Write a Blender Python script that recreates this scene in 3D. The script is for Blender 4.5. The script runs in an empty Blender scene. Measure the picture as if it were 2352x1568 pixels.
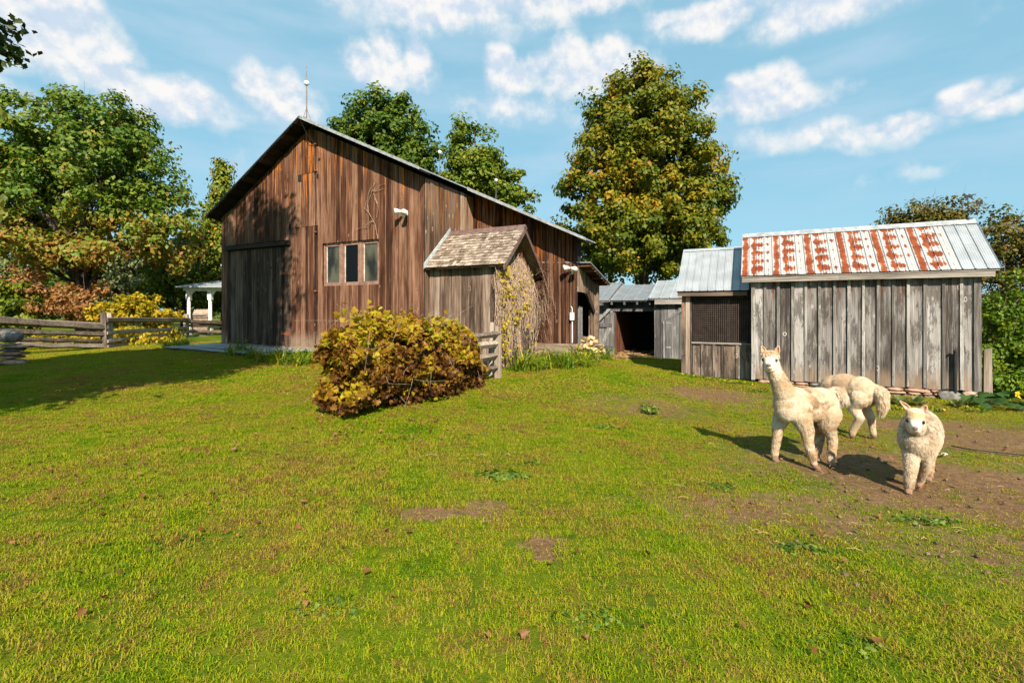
import bpy, bmesh, math, random
import numpy as np
from mathutils import Vector, Matrix

scene = bpy.context.scene
COL = scene.collection
rad = math.radians

# ------------------------------------------------------------------ camera
# level camera with a falling front (verticals stay upright), eye 1.6 m above its own ground
F = 1110.0            # focal length in units of a 2352 wide picture
HX, HY = 1176.0, 715.0
EYE = 1.6
cam_d = bpy.data.cameras.new('camera')
cam_d.sensor_width = 36.0
cam_d.lens = F / 2352 * 36.0
cam_d.shift_y = -(784 - HY) / 2352
cam_d.clip_start = 0.05
cam_d.clip_end = 3000
cam = bpy.data.objects.new('camera', cam_d)
cam.location = (0, 0, EYE)
cam.rotation_euler = (rad(90), 0, 0)
COL.objects.link(cam)
scene.camera = cam

# ------------------------------------------------------------------ light
SUN_EL = 40.0
SUN_AZ = math.atan2(0.17, -1.0)      # the sun stands behind the camera, slightly to its right
sun_dir = Vector((math.sin(SUN_AZ) * math.cos(rad(SUN_EL)), math.cos(SUN_AZ) * math.cos(rad(SUN_EL)), math.sin(rad(SUN_EL))))
sl = bpy.data.lights.new('sun', 'SUN')
sl.energy = 5.0
sl.angle = rad(0.53)
sl.color = (1.0, 0.885, 0.72)
sun = bpy.data.objects.new('sun', sl)
sun.rotation_euler = (-sun_dir).to_track_quat('-Z', 'Y').to_euler()
sun.location = (0, 0, 40)
COL.objects.link(sun)

vs = scene.view_settings
vs.view_transform = 'Standard'
vs.look = 'None'
vs.exposure = 0.98
vs.gamma = 1.0
vs.use_curve_mapping = False
scene.cycles.use_denoising = True
scene.cycles.use_light_tree = False
scene.cycles.adaptive_threshold = 0.015
scene.cycles.max_bounces = 6
scene.cycles.diffuse_bounces = 3
scene.cycles.glossy_bounces = 2
scene.cycles.transmission_bounces = 3
scene.cycles.transparent_max_bounces = 6
scene.cycles.caustics_reflective = False
scene.cycles.caustics_refractive = False


class NT:
    """tiny node-tree writer"""
    def __init__(self, nt):
        self.nt = nt
        nt.nodes.clear()
    def n(self, kind, **kw):
        node = self.nt.nodes.new(kind)
        for k, v in kw.items():
            if k.startswith('i_'):
                key = k[2:]
                key = int(key) if key.isdigit() else key
                self.put(node.inputs[key], v)
            else:
                setattr(node, k, v)
        return node
    def put(self, sock, v):
        if isinstance(v, bpy.types.NodeSocket):
            self.nt.links.new(v, sock)
        elif isinstance(v, bpy.types.Node):
            self.nt.links.new(v.outputs[0], sock)
        else:
            if isinstance(v, (tuple, list)) and len(v) == 3 and sock.type == 'RGBA':
                v = (*v, 1.0)
            sock.default_value = v
    def m(self, op, a, b=None, c=None, clamp=False):
        node = self.nt.nodes.new('ShaderNodeMath')
        node.operation = op
        node.use_clamp = clamp
        self.put(node.inputs[0], a)
        if b is not None: self.put(node.inputs[1], b)
        if c is not None: self.put(node.inputs[2], c)
        return node.outputs[0]
    def vm(self, op, a, b=None):
        node = self.nt.nodes.new('ShaderNodeVectorMath')
        node.operation = op
        self.put(node.inputs[0], a)
        if b is not None: self.put(node.inputs[1], b)
        return node.outputs[0]
    def step(self, x, lo, hi):
        node = self.nt.nodes.new('ShaderNodeMapRange')
        node.interpolation_type = 'SMOOTHSTEP'
        self.put(node.inputs[0], x)
        self.put(node.inputs[1], lo)
        self.put(node.inputs[2], hi)
        return node.outputs[0]
    def mix(self, f, a, b, blend='MIX'):
        node = self.nt.nodes.new('ShaderNodeMix')
        node.data_type = 'RGBA'
        node.blend_type = blend
        self.put(node.inputs[0], f)
        self.put(node.inputs[6], a)
        self.put(node.inputs[7], b)
        return node.outputs[2]
    def noise(self, vec, scale, detail=3.0, rough=0.55):
        node = self.nt.nodes.new('ShaderNodeTexNoise')
        if vec is not None: self.put(node.inputs['Vector'], vec)
        self.put(node.inputs['Scale'], scale)
        node.inputs['Detail'].default_value = detail
        node.inputs['Roughness'].default_value = rough
        return node.outputs['Fac']
    def ramp(self, f, stops):
        node = self.nt.nodes.new('ShaderNodeValToRGB')
        cr = node.color_ramp
        while len(cr.elements) < len(stops): cr.elements.new(0.5)
        for e, (p, c) in zip(cr.elements, stops):
            e.position = p
            e.color = (*c, 1.0)
        self.put(node.inputs[0], f)
        return node.outputs[0]


# ------------------------------------------------------------------ sky with fair-weather cumulus
world = bpy.data.worlds.new('World')
scene.world = world
world.use_nodes = True
w = NT(world.node_tree)
sky = w.n('ShaderNodeTexSky', sky_type='NISHITA', sun_disc=False)
sky.sun_elevation = rad(SUN_EL)
sky.sun_rotation = SUN_AZ
sky.altitude = 200
sky.air_density = 1.0
sky.dust_density = 0.6
sky.ozone_density = 1.6
tc = w.n('ShaderNodeTexCoord')
dirv = tc.outputs['Generated']
sep = w.n('ShaderNodeSeparateXYZ', i_0=dirv)
warp = w.n('ShaderNodeTexNoise', i_Vector=dirv, i_Scale=5.0)
warp.inputs['Detail'].default_value = 2.0
warpv = w.vm('MULTIPLY', w.vm('SUBTRACT', warp.outputs['Color'], (0.5, 0.5, 0.5)), (0.08, 0.08, 0.04))
wsep = w.n('ShaderNodeSeparateXYZ', i_0=w.vm('ADD', dirv, warpv))
az = w.m('ARCTAN2', wsep.outputs[0], wsep.outputs[1])
el = w.m('ARCSINE', wsep.outputs[2], clamp=False)

def cloud_px(x, y, rx, up, dn, dens=1.0):
    a = math.atan((x - HX) / F)
    hyp = math.hypot(F, x - HX)
    e = math.atan((HY - y) / hyp)
    s = F / (hyp * hyp)
    return (a, e, rx * s * 1.4, up / hyp * 1.2, dn / hyp * 1.15, dens)

clouds = [
    cloud_px(110, 90, 210, 150, 80, 1.0), cloud_px(60, 40, 160, 60, 60, .8), cloud_px(270, 125, 60, 30, 25, 0.6), cloud_px(20, 205, 150, 30, 30, 0.6),
    cloud_px(390, 235, 170, 55, 45, 1.0), cloud_px(650, 245, 95, 65, 70, 0.75), cloud_px(560, 270, 60, 25, 20, 0.5),
    cloud_px(885, 165, 85, 72, 32, 1.0), cloud_px(1020, 20, 250, 65, 48, 1.0), cloud_px(1330, 5, 170, 40, 35, 0.7),
    cloud_px(1210, 185, 85, 50, 35, 1.0), cloud_px(1370, 165, 130, 65, 60, 1.0), cloud_px(1190, 250, 150, 30, 35, 0.6),
    cloud_px(1640, 45, 140, 35, 38, 1.0), cloud_px(1890, 35, 175, 45, 42, 1.0),
    cloud_px(1740, 235, 160, 60, 35, 1.0), cloud_px(1870, 300, 150, 22, 30, 0.7), cloud_px(2070, 290, 190, 35, 45, 0.85),
    cloud_px(2250, 225, 95, 42, 30, 1.0), cloud_px(2330, 240, 90, 30, 30, 0.8), cloud_px(2150, 390, 200, 25, 30, 0.3),
    cloud_px(640, 400, 160, 30, 40, 0.25),
]
rs = random.Random(5)
for k in range(8):          # the same kind of cloud all round the rest of the sky
    a = rs.uniform(rad(52), rad(308))
    if a > math.pi: a -= 2 * math.pi
    clouds.append((a, rs.uniform(0.18, 0.75), rs.uniform(0.12, 0.26), rs.uniform(0.05, 0.09), rs.uniform(0.03, 0.05), rs.uniform(0.5, 1)))
pv = w.n('ShaderNodeCombineXYZ', i_0=az, i_1=el)
field = None
lobes = []
rl = random.Random(8)
for (a0, e0, ra, ru, rd, dens) in clouds:
    big = abs(a0) < rad(50) and dens > .7
    lobes.append((a0, e0, ra, rd * .8 + ru * (.25 if big else .55), dens))
    for q in range(2 if abs(a0) < rad(50) and dens > .7 else 0):
        o = rl.uniform(-.5, .05) if q == 0 else rl.uniform(.0, .5)
        lobes.append((a0 + o * ra, e0 + ru * rl.uniform(.25, .5), ra * rl.uniform(.38, .55), ru * rl.uniform(.6, .8), dens))
for (a0, e0, ra, re, dens) in lobes:
    d = w.n('ShaderNodeVectorMath', operation='MULTIPLY_ADD', i_0=pv.outputs[0], i_1=(1 / ra, 1 / re, 0), i_2=(-a0 / ra, -e0 / re, 0))
    ln = w.n('ShaderNodeVectorMath', operation='LENGTH', i_0=d.outputs[0])
    f = w.m('MULTIPLY_ADD', ln.outputs[1], -1.5 * dens, 1.75 * dens - .3)
    field = f if field is None else w.m('MAXIMUM', field, f)
n1 = w.noise(dirv, 13.0, 8.0, 0.56)
n1b = w.noise(w.vm('ADD', dirv, (0.003, -0.003, 0.014)), 13.0, 8.0, 0.56)      # the same billows seen a little higher: where they thin out upwards they catch the sun
fld = w.m('ADD', field, w.m('MULTIPLY', w.m('SUBTRACT', n1, 0.5), 2.3))
mask = w.step(fld, -0.05, 0.95)
mask = w.m('MULTIPLY', mask, w.step(sep.outputs[2], 0.03, 0.2))
lit = w.m('ADD', w.m('MULTIPLY', w.m('SUBTRACT', n1, n1b), 4.5), w.m('MULTIPLY', w.m('SUBTRACT', field, 0.8), -0.15))
ccol = w.mix(w.step(lit, -0.55, 0.4), (5.0, 5.9, 7.0), (7.9, 7.7, 7.5))
hz = w.m('MULTIPLY', w.step(w.noise(w.vm('MULTIPLY', w.vm('ADD', dirv, (3.1, 0.4, 0.7)), (1, 1, 4.5)), 3.6, 5.0, 0.55), 0.40, 0.72), w.step(sep.outputs[2], 0.10, 0.30))
skyc = w.mix(1.0, sky.outputs[0], (1.1, 1.3, 1.2), 'MULTIPLY')
skyc = w.mix(0.74, skyc, (2.65, 5.2, 6.6))
skyc = w.mix(w.m('MULTIPLY', hz, 0.40), skyc, (4.8, 6.0, 7.2))
final = w.mix(w.m('MULTIPLY', mask, 0.95), skyc, ccol)
bg = w.n('ShaderNodeBackground', i_0=final)
bg.inputs[1].default_value = 0.064
wo = w.n('ShaderNodeOutputWorld', i_0=bg)

# ------------------------------------------------------------------ mesh helpers
def mesh_from(name, verts, faces, mat=None, smooth=False):
    me = bpy.data.meshes.new(name)
    me.from_pydata([tuple(v) for v in verts], [], [tuple(f) for f in faces])
    if mat: me.materials.append(mat)
    if smooth:
        me.polygons.foreach_set('use_smooth', [True] * len(me.polygons))
    me.update()
    return me

def mesh_np(name, verts, faces, mat=None, attrs=None, smooth=False):
    """verts (N,3), faces (M,k) with one k"""
    verts = np.ascontiguousarray(verts, dtype=np.float32)
    faces = np.ascontiguousarray(faces, dtype=np.int32)
    me = bpy.data.meshes.new(name)
    me.vertices.add(len(verts))
    me.vertices.foreach_set('co', verts.ravel())
    M, k = faces.shape
    me.loops.add(M * k)
    me.loops.foreach_set('vertex_index', faces.ravel())
    me.polygons.add(M)
    me.polygons.foreach_set('loop_start', np.arange(M, dtype=np.int32) * k)
    me.polygons.foreach_set('loop_total', np.full(M, k, dtype=np.int32))
    if smooth: me.polygons.foreach_set('use_smooth', np.ones(M, dtype=bool))
    for key, arr in (attrs or {}).items():
        arr = np.asarray(arr, dtype=np.float32)
        if arr.ndim == 1:
            at = me.attributes.new(key, 'FLOAT', 'POINT')
            at.data.foreach_set('value', arr)
        else:
            at = me.attributes.new(key, 'FLOAT_COLOR', 'POINT')
            at.data.foreach_set('color', np.concatenate([arr, np.ones((len(arr), 1), np.float32)], 1).ravel())
    if mat: me.materials.append(mat)
    me.update()
    me.validate()
    return me

def link(name, me, parent=None):
    o = bpy.data.objects.new(name, me)
    COL.objects.link(o)
    if parent: o.parent = parent
    return o

def tag(o, label=None, cat=None, group=None, kind=None):
    if label: o['label'] = label
    if cat: o['category'] = cat
    if group: o['group'] = group
    if kind: o['kind'] = kind
    return o

def thing(name, label, cat, loc=(0, 0, 0), rz=0.0, group=None):
    o = bpy.data.objects.new(name, None)
    o.empty_display_size = 0.2
    COL.objects.link(o)
    o.location = loc
    o.rotation_euler = (0, 0, rz)
    return tag(o, label, cat, group)

class MB:
    def __init__(self):
        self.v = []; self.f = []
    def poly(self, pts):
        b = len(self.v); self.v += [tuple(p) for p in pts]; self.f.append(tuple(range(b, b + len(pts))))
    def hexa(self, p):            # 8 points: bottom 4, top 4 (same winding)
        b = len(self.v); self.v += [tuple(q) for q in p]
        for f in ((0, 3, 2, 1), (4, 5, 6, 7), (0, 1, 5, 4), (1, 2, 6, 5), (2, 3, 7, 6), (3, 0, 4, 7)):
            self.f.append(tuple(b + i for i in f))
    def box(self, x0, x1, y0, y1, z0, z1):
        self.hexa([(x0, y0, z0), (x1, y0, z0), (x1, y1, z0), (x0, y1, z0), (x0, y0, z1), (x1, y0, z1), (x1, y1, z1), (x0, y1, z1)])
    def prism(self, pts, axis_pts):   # closed outline pts and the same outline moved
        b = len(self.v); n = len(pts)
        self.v += [tuple(p) for p in pts] + [tuple(p) for p in axis_pts]
        self.f.append(tuple(b + i for i in range(n - 1, -1, -1)))
        self.f.append(tuple(b + n + i for i in range(n)))
        for i in range(n):
            j = (i + 1) % n
            self.f.append((b + i, b + j, b + n + j, b + n + i))
    def tube(self, pts, radii, seg=8, cap=True):
        pts = [Vector(p) for p in pts]
        if not hasattr(radii, '__len__'): radii = [radii] * len(pts)
        b = len(self.v)
        prev = None
        for i, p in enumerate(pts):
            t = (pts[min(i + 1, len(pts) - 1)] - pts[max(i - 1, 0)])
            t = t.normalized() if t.length > 1e-9 else Vector((0, 0, 1))
            if prev is None:
                a = t.orthogonal().normalized()
            else:
                a = (prev - t * prev.dot(t))
                a = a.normalized() if a.length > 1e-6 else t.orthogonal().normalized()
            prev = a
            c = t.cross(a)
            for k in range(seg):
                an = 2 * math.pi * k / seg
                q = p + (a * math.cos(an) + c * math.sin(an)) * radii[i]
                self.v.append(tuple(q))
        for i in range(len(pts) - 1):
            for k in range(seg):
                k2 = (k + 1) % seg
                self.f.append((b + i * seg + k, b + i * seg + k2, b + (i + 1) * seg + k2, b + (i + 1) * seg + k))
        if cap:
            self.f.append(tuple(b + k for k in range(seg - 1, -1, -1)))
            e = b + (len(pts) - 1) * seg
            self.f.append(tuple(e + k for k in range(seg)))
    def ball(self, c, r, nu=12, nv=8):
        rx, ry, rz = (r, r, r) if not hasattr(r, '__len__') else r
        b = len(self.v)
        self.v.append((c[0], c[1], c[2] - rz))
        for j in range(1, nv):
            ph = -math.pi / 2 + math.pi * j / nv
            for i in range(nu):
                th = 2 * math.pi * i / nu
                self.v.append((c[0] + rx * math.cos(ph) * math.cos(th), c[1] + ry * math.cos(ph) * math.sin(th), c[2] + rz * math.sin(ph)))
        self.v.append((c[0], c[1], c[2] + rz))
        top = len(self.v) - 1
        for i in range(nu):
            i2 = (i + 1) % nu
            self.f.append((b, b + 1 + i2, b + 1 + i))
            self.f.append((top, b + 1 + (nv - 2) * nu + i, b + 1 + (nv - 2) * nu + i2))
            for j in range(nv - 2):
                p = b + 1 + j * nu
                self.f.append((p + i, p + i2, p + nu + i2, p + nu + i))
    def build(self, name, mat, parent=None, smooth=False):
        me = mesh_from(name, self.v, self.f, mat, smooth)
        return link(name, me, parent)

ANG = rad(-27)                    # the whole farmstead stands on one grid, turned 27 degrees
DX, DY = math.cos(ANG), math.sin(ANG)      # along the fronts
BX, BY = -DY, DX                           # back into the buildings

class Frame:
    def __init__(self, x, y): self.x, self.y = x, y
    def world(self, u, l, z=0.0): return (self.x + DX * u + BX * l, self.y + DY * u + BY * l, z)
    def uz(self, px, py, l=0.0):          # a measured picture point on the plane at depth l: (along, height)
        X0, Y0 = self.x + BX * l, self.y + BY * l
        m = (px - HX) / F
        u = (m * Y0 - X0) / (DX - m * DY)
        Y = Y0 + DY * u
        return u, EYE - (py - HY) / F * Y
    def u(self, px, l=0.0): return self.uz(px, HY, l)[0]
    def z(self, px, py, l=0.0): return self.uz(px, py, l)[1]

BARN = Frame(-5.92, 13.98)
SHED = Frame(5.47, 11.0)
GAR = Frame(3.14, 17.5)

# ------------------------------------------------------------------ lie of the land
CTRL = np.array([
    (0, 0, 0), (-3, 2, .02), (3, 2, -.04), (0, 4, .03), (-6, 4, .08), (6, 4, -.15), (3.3, 5.6, -.14), (4.2, 4.8, -.14), (8, 6, -.15), (4.7, 6.7, -.13),
    (8, 8.4, -.12), (11, 8, -.12), (10.5, 10, -.1), (5.6, 10.6, -.02), (4.2, 11.4, .06), (2, 8, .05), (0, 7.5, .1), (-2.4, 6.4, .14), (-.5, 9.5, .2), (-.5, 11, .24),
    (.6, 11.6, .28), (1.9, 12.2, .38), (2.9, 12.6, .16), (3.6, 14, .05), (4, 17, .04), (7, 14.4, .0), (2.9, 15, .1), (-3, 11, .33), (-6, 13.2, .4), (-9, 14.6, .46),
    (-6, 9, .26), (-9, 9, .27), (-12, 11.5, .3), (-14.4, 17, .29), (-11.5, 16.4, .42), (-16.5, 24, .31), (-10, 26, .4), (-22, 20, .3), (-20, 8, .2), (-12, 2, .1),
    (12, 2, -.15), (20, 12, -.1), (14, 20, 0), (5, 24, .1), (0, -6, 0), (-10, -6, 0), (10, -6, 0), (-30, 40, .3), (0, 40, .2), (30, 40, .1), (-40, 0, .2), (40, 0, 0), (0, -30, 0)], dtype=float)

def _rbf_fit():
    p = CTRL[:, :2]; d = np.linalg.norm(p[:, None] - p[None], axis=2)
    A = np.sqrt(d * d + 0.6) ; n = len(p)
    M = np.zeros((n + 1, n + 1)); M[:n, :n] = -A - 0.02 * np.eye(n) * 0 + 0.05 * np.eye(n); M[:n, n] = 1; M[n, :n] = 1
    b = np.zeros(n + 1); b[:n] = CTRL[:, 2]
    return np.linalg.solve(M, b)
_W = _rbf_fit()

def _hash2(ix, iy, s):
    h = np.sin(ix * 127.1 + iy * 311.7 + s * 74.7) * 43758.5453
    return h - np.floor(h)
def vnoise(x, y, s=0):
    x = np.asarray(x, float); y = np.asarray(y, float)
    ix, iy = np.floor(x), np.floor(y); fx, fy = x - ix, y - iy
    fx = fx * fx * (3 - 2 * fx); fy = fy * fy * (3 - 2 * fy)
    a, b = _hash2(ix, iy, s), _hash2(ix + 1, iy, s); c, d = _hash2(ix, iy + 1, s), _hash2(ix + 1, iy + 1, s)
    return (a * (1 - fx) + b * fx) * (1 - fy) + (c * (1 - fx) + d * fx) * fy
def fbm(x, y, s=0, o=4):
    t = 0; a = 0.5
    for k in range(o):
        t = t + a * vnoise(np.asarray(x) * 2 ** k, np.asarray(y) * 2 ** k, s + k); a *= 0.5
    return t / (1 - 0.5 ** o)

def H(x, y):
    x = np.asarray(x, float); y = np.asarray(y, float)
    shp = np.broadcast(x, y).shape
    xf = np.broadcast_to(x, shp).ravel(); yf = np.broadcast_to(y, shp).ravel()
    out = np.empty(len(xf))
    for i in range(0, len(xf), 20000):
        d2 = (xf[i:i + 20000, None] - CTRL[None, :, 0]) ** 2 + (yf[i:i + 20000, None] - CTRL[None, :, 1]) ** 2
        out[i:i + 20000] = -np.sqrt(d2 + 0.6) @ _W[:-1] + _W[-1]
    far = np.clip((np.hypot(xf, yf) - 35) / 40, 0, 1)
    out = out * (1 - far) + 0.2 * far
    out += (fbm(xf * 1.7, yf * 1.7, 3, 3) - 0.5) * 0.05 * (1 - far)
    return out.reshape(shp)
def h(x, y): return float(H(np.array([x]), np.array([y]))[0])
def ground_at(px, py):
    """where the line of sight through a picture point meets the lawn"""
    m = (px - HX) / F; s = (py - HY) / F
    Y = np.arange(1.5, 60, 0.02)
    d = (EYE - s * Y) - H(m * Y, Y)
    k = int(np.argmax(d < 0))
    return m * Y[k], Y[k]

BARE = [  # worn earth: x, y, rx, ry, strength
    (*ground_at(1115, 1170), .19, .14, 1.9), (*ground_at(1245, 1252), .13, .14, 1.9), (*ground_at(990, 1180), .18, .12, 1.5),
    (*ground_at(2330, 1010), 1.6, .7, .72), (*ground_at(2150, 975), 1.2, .45, .6), (*ground_at(1640, 905), 1.3, .8, .62), (*ground_at(2250, 1130), 1.7, 1.1, .62),
    (*ground_at(2000, 1080), 1.6, 1.0, .55), (*ground_at(1450, 930), 1.2, .8, .5), (*ground_at(2330, 1280), .8, .5, .6), (*ground_at(1800, 1180), 1.5, .6, .48), (*ground_at(1450, 822), .9, .35, .9)]
def bare(x, y):
    x = np.asarray(x, float); y = np.asarray(y, float)
    t = np.zeros(np.broadcast(x, y).shape)
    for (bx, by, rx, ry, s) in BARE:
        r = np.sqrt(((x - bx) / rx) ** 2 + ((y - by) / ry) ** 2)
        t = np.maximum(t, s * np.clip(1.5 - r, 0, 1))
    n = fbm(x * 2.3, y * 2.3, 11, 4)
    n2 = fbm(x * 7.0, y * 7.0, 19, 3)
    return np.clip(t * 1.5 * (0.1 + 1.1 * n + .7 * n2) - 0.16, 0, 1)

random.seed(3)
rng = np.random.default_rng(7)
# ------------------------------------------------------------------ materials
def new_mat(name):
    m = bpy.data.materials.new(name)
    m.use_nodes = True
    return m, NT(m.node_tree)

def finish(t, color, rough=0.8, bump=None, bstr=0.3, bdist=0.01, metal=0.0, spec=0.3, alpha=None):
    b = t.n('ShaderNodeBsdfPrincipled')
    t.put(b.inputs['Base Color'], color)
    t.put(b.inputs['Roughness'], rough)
    t.put(b.inputs['Metallic'], metal)
    t.put(b.inputs['Specular IOR Level'], spec)
    if bump is not None:
        bn = t.n('ShaderNodeBump')
        bn.inputs['Strength'].default_value = bstr
        bn.inputs['Distance'].default_value = bdist
        t.put(bn.inputs['Height'], bump)
        t.put(b.inputs['Normal'], bn.outputs[0])
    o = t.n('ShaderNodeOutputMaterial')
    t.put(o.inputs[0], b.outputs[0])
    return b

def plain(name, color, rough=0.7, metal=0.0, spec=0.3, var=0.25, scale=8.0):
    m, t = new_mat(name)
    tc = t.n('ShaderNodeTexCoord')
    n = t.noise(tc.outputs['Object'], scale, 4)
    c = t.mix(t.step(n, 0.3, 0.7), tuple(x * (1 - var) for x in color), tuple(min(1, x * (1 + var)) for x in color))
    finish(t, c, rough, n, 0.2, 0.005, metal, spec)
    return m

def wood(name, dark, mid, light, orange=0.0, zlo=3.0, zhi=6.0, bleach=None, axis='Z', knots=True, blotch=None, orange_col=(0.42, 0.13, 0.02), grey_foot=None, con=1.7, othr=0.70, edge=0.0):
    """weathered boards: long grain, board to board variation, knots, resin coloured streaks high up where the eaves keep rain off"""
    m, t = new_mat(name)
    tc = t.n('ShaderNodeTexCoord')
    oi = t.n('ShaderNodeObjectInfo')
    rnd = oi.outputs['Random']
    off = t.n('ShaderNodeCombineXYZ', i_0=t.m('MULTIPLY', rnd, 31.0), i_1=t.m('MULTIPLY', rnd, 17.0), i_2=t.m('MULTIPLY', rnd, 53.0))
    co = tc.outputs['Object']
    p = t.vm('ADD', co, off.outputs[0])
    def stretch(a, b):
        s = {'Z': (a, a, b), 'X': (b, a, a), 'Y': (a, b, a)}[axis]
        return t.vm('MULTIPLY', p, s)
    fine = t.noise(stretch(70, 2.2), 1.0, 5, 0.65)
    mid_n = t.noise(stretch(16, 0.8), 1.0, 4, 0.6)
    broad = t.noise(stretch(2.2, 0.7), 1.0, 3, 0.6)
    v = t.m('ADD', t.m('ADD', t.m('MULTIPLY', fine, 0.45), t.m('MULTIPLY', mid_n, 0.45)), t.m('MULTIPLY', broad, 0.35))
    v = t.m('ADD', v, t.m('MULTIPLY', t.m('SUBTRACT', rnd, 0.5), 0.24))
    v = t.m('ADD', t.m('MULTIPLY', t.m('SUBTRACT', v, 0.625), con), 0.58)
    c = t.ramp(v, [(0.30, dark), (0.57, mid), (0.90, light)])
    if blotch:
        bl = t.noise(stretch(6, 1.5), 1.0, 8, 0.78)
        c = t.mix(t.m('MULTIPLY', t.step(bl, 0.485, 0.56), blotch[1]), c, blotch[0])
    sepz = t.n('ShaderNodeSeparateXYZ', i_0=co)
    zz = sepz.outputs[2]
    if orange > 0:
        on = t.noise(stretch(11, 0.55), 1.0, 4, 0.6)
        hi = t.step(t.m('ADD', zz, t.m('MULTIPLY', t.m('SUBTRACT', broad, 0.5), 2.0)), zlo, zhi)
        thr = t.m('SUBTRACT', othr, t.m('MULTIPLY', hi, 0.21))
        om = t.m('MULTIPLY', t.step(on, thr, t.m('ADD', thr, 0.09)), t.m('MULTIPLY', t.step(fine, 0.36, 0.56), orange))
        c = t.mix(om, c, orange_col)
    if bleach:
        bm = t.step(t.m('ADD', zz, t.m('MULTIPLY', t.m('SUBTRACT', mid_n, 0.5), 1.2)), bleach[1], bleach[0])
        c = t.mix(t.m('MULTIPLY', bm, bleach[3]), c, bleach[2])
    if grey_foot:
        gm = t.step(t.m('ADD', zz, t.m('MULTIPLY', t.m('SUBTRACT', mid_n, 0.5), 0.6)), grey_foot[0] + 0.35, grey_foot[0])
        c = t.mix(t.m('MULTIPLY', gm, 0.7), c, grey_foot[1])
    if edge > 0:                    # worn, paler arrises along both long edges of each board
        gs = t.n('ShaderNodeSeparateXYZ', i_0=tc.outputs['Generated'])
        ed = t.step(t.m('ADD', t.m('ABSOLUTE', t.m('SUBTRACT', gs.outputs[0], 0.5)), t.m('MULTIPLY', t.m('SUBTRACT', mid_n, 0.5), 0.22)), 0.43, 0.50)
        c = t.mix(t.m('MULTIPLY', ed, t.m('MULTIPLY', t.step(broad, 0.35, 0.6), edge)), c, tuple(min(1, x * 1.2) for x in light))
    crack = t.m('MULTIPLY', t.step(t.noise(stretch(95, 0.45), 1.0, 2, 0.5), 0.64, 0.70), 0.8)      # drying splits
    c = t.mix(crack, c, tuple(x * 0.6 for x in dark))
    bump = t.m('SUBTRACT', fine, crack)
    if knots:
        vo = t.n('ShaderNodeTexVoronoi', feature='F1', i_Vector=stretch(5.0, 2.1), i_Scale=1.0)
        vo.inputs['Randomness'].default_value = 1.0
        k = t.step(vo.outputs['Distance'], 0.16, 0.07)
        kr = t.step(vo.outputs['Color'], 0.36, 0.4)
        km = t.m('MULTIPLY', k, kr)
        core = t.step(vo.outputs['Distance'], 0.09, 0.05)
        c = t.mix(t.m('MULTIPLY', km, 0.7), c, tuple(min(1, x * 1.25) for x in light))
        c = t.mix(t.m('MULTIPLY', t.m('MULTIPLY', core, kr), 0.9), c, tuple(x * 0.5 for x in dark))
    finish(t, c, 0.85, t.m('ADD', bump, t.m('MULTIPLY', mid_n, 0.6)), 0.75, 0.006, 0, 0.15)
    return m

def leafmat(name, stops, trans=0.35, rough=0.5, spec=0.25, patch=None):
    """leaf colours picked per leaf from a stored random number"""
    m, t = new_mat(name)
    at = t.n('ShaderNodeAttribute', attribute_name='rnd')
    f = at.outputs['Fac']
    c = t.ramp(f, stops)
    b = t.n('ShaderNodeBsdfPrincipled')
    t.put(b.inputs['Base Color'], c)
    b.inputs['Roughness'].default_value = rough
    b.inputs['Specular IOR Level'].default_value = spec
    tr = t.n('ShaderNodeBsdfTranslucent')
    t.put(tr.inputs[0], t.mix(1.0, c, (1.25, 1.2, 0.6), 'MULTIPLY'))
    mx = t.n('ShaderNodeMixShader')
    mx.inputs[0].default_value = trans
    t.put(mx.inputs[1], b.outputs[0]); t.put(mx.inputs[2], tr.outputs[0])
    o = t.n('ShaderNodeOutputMaterial')
    t.put(o.inputs[0], mx.outputs[0])
    return m

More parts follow.
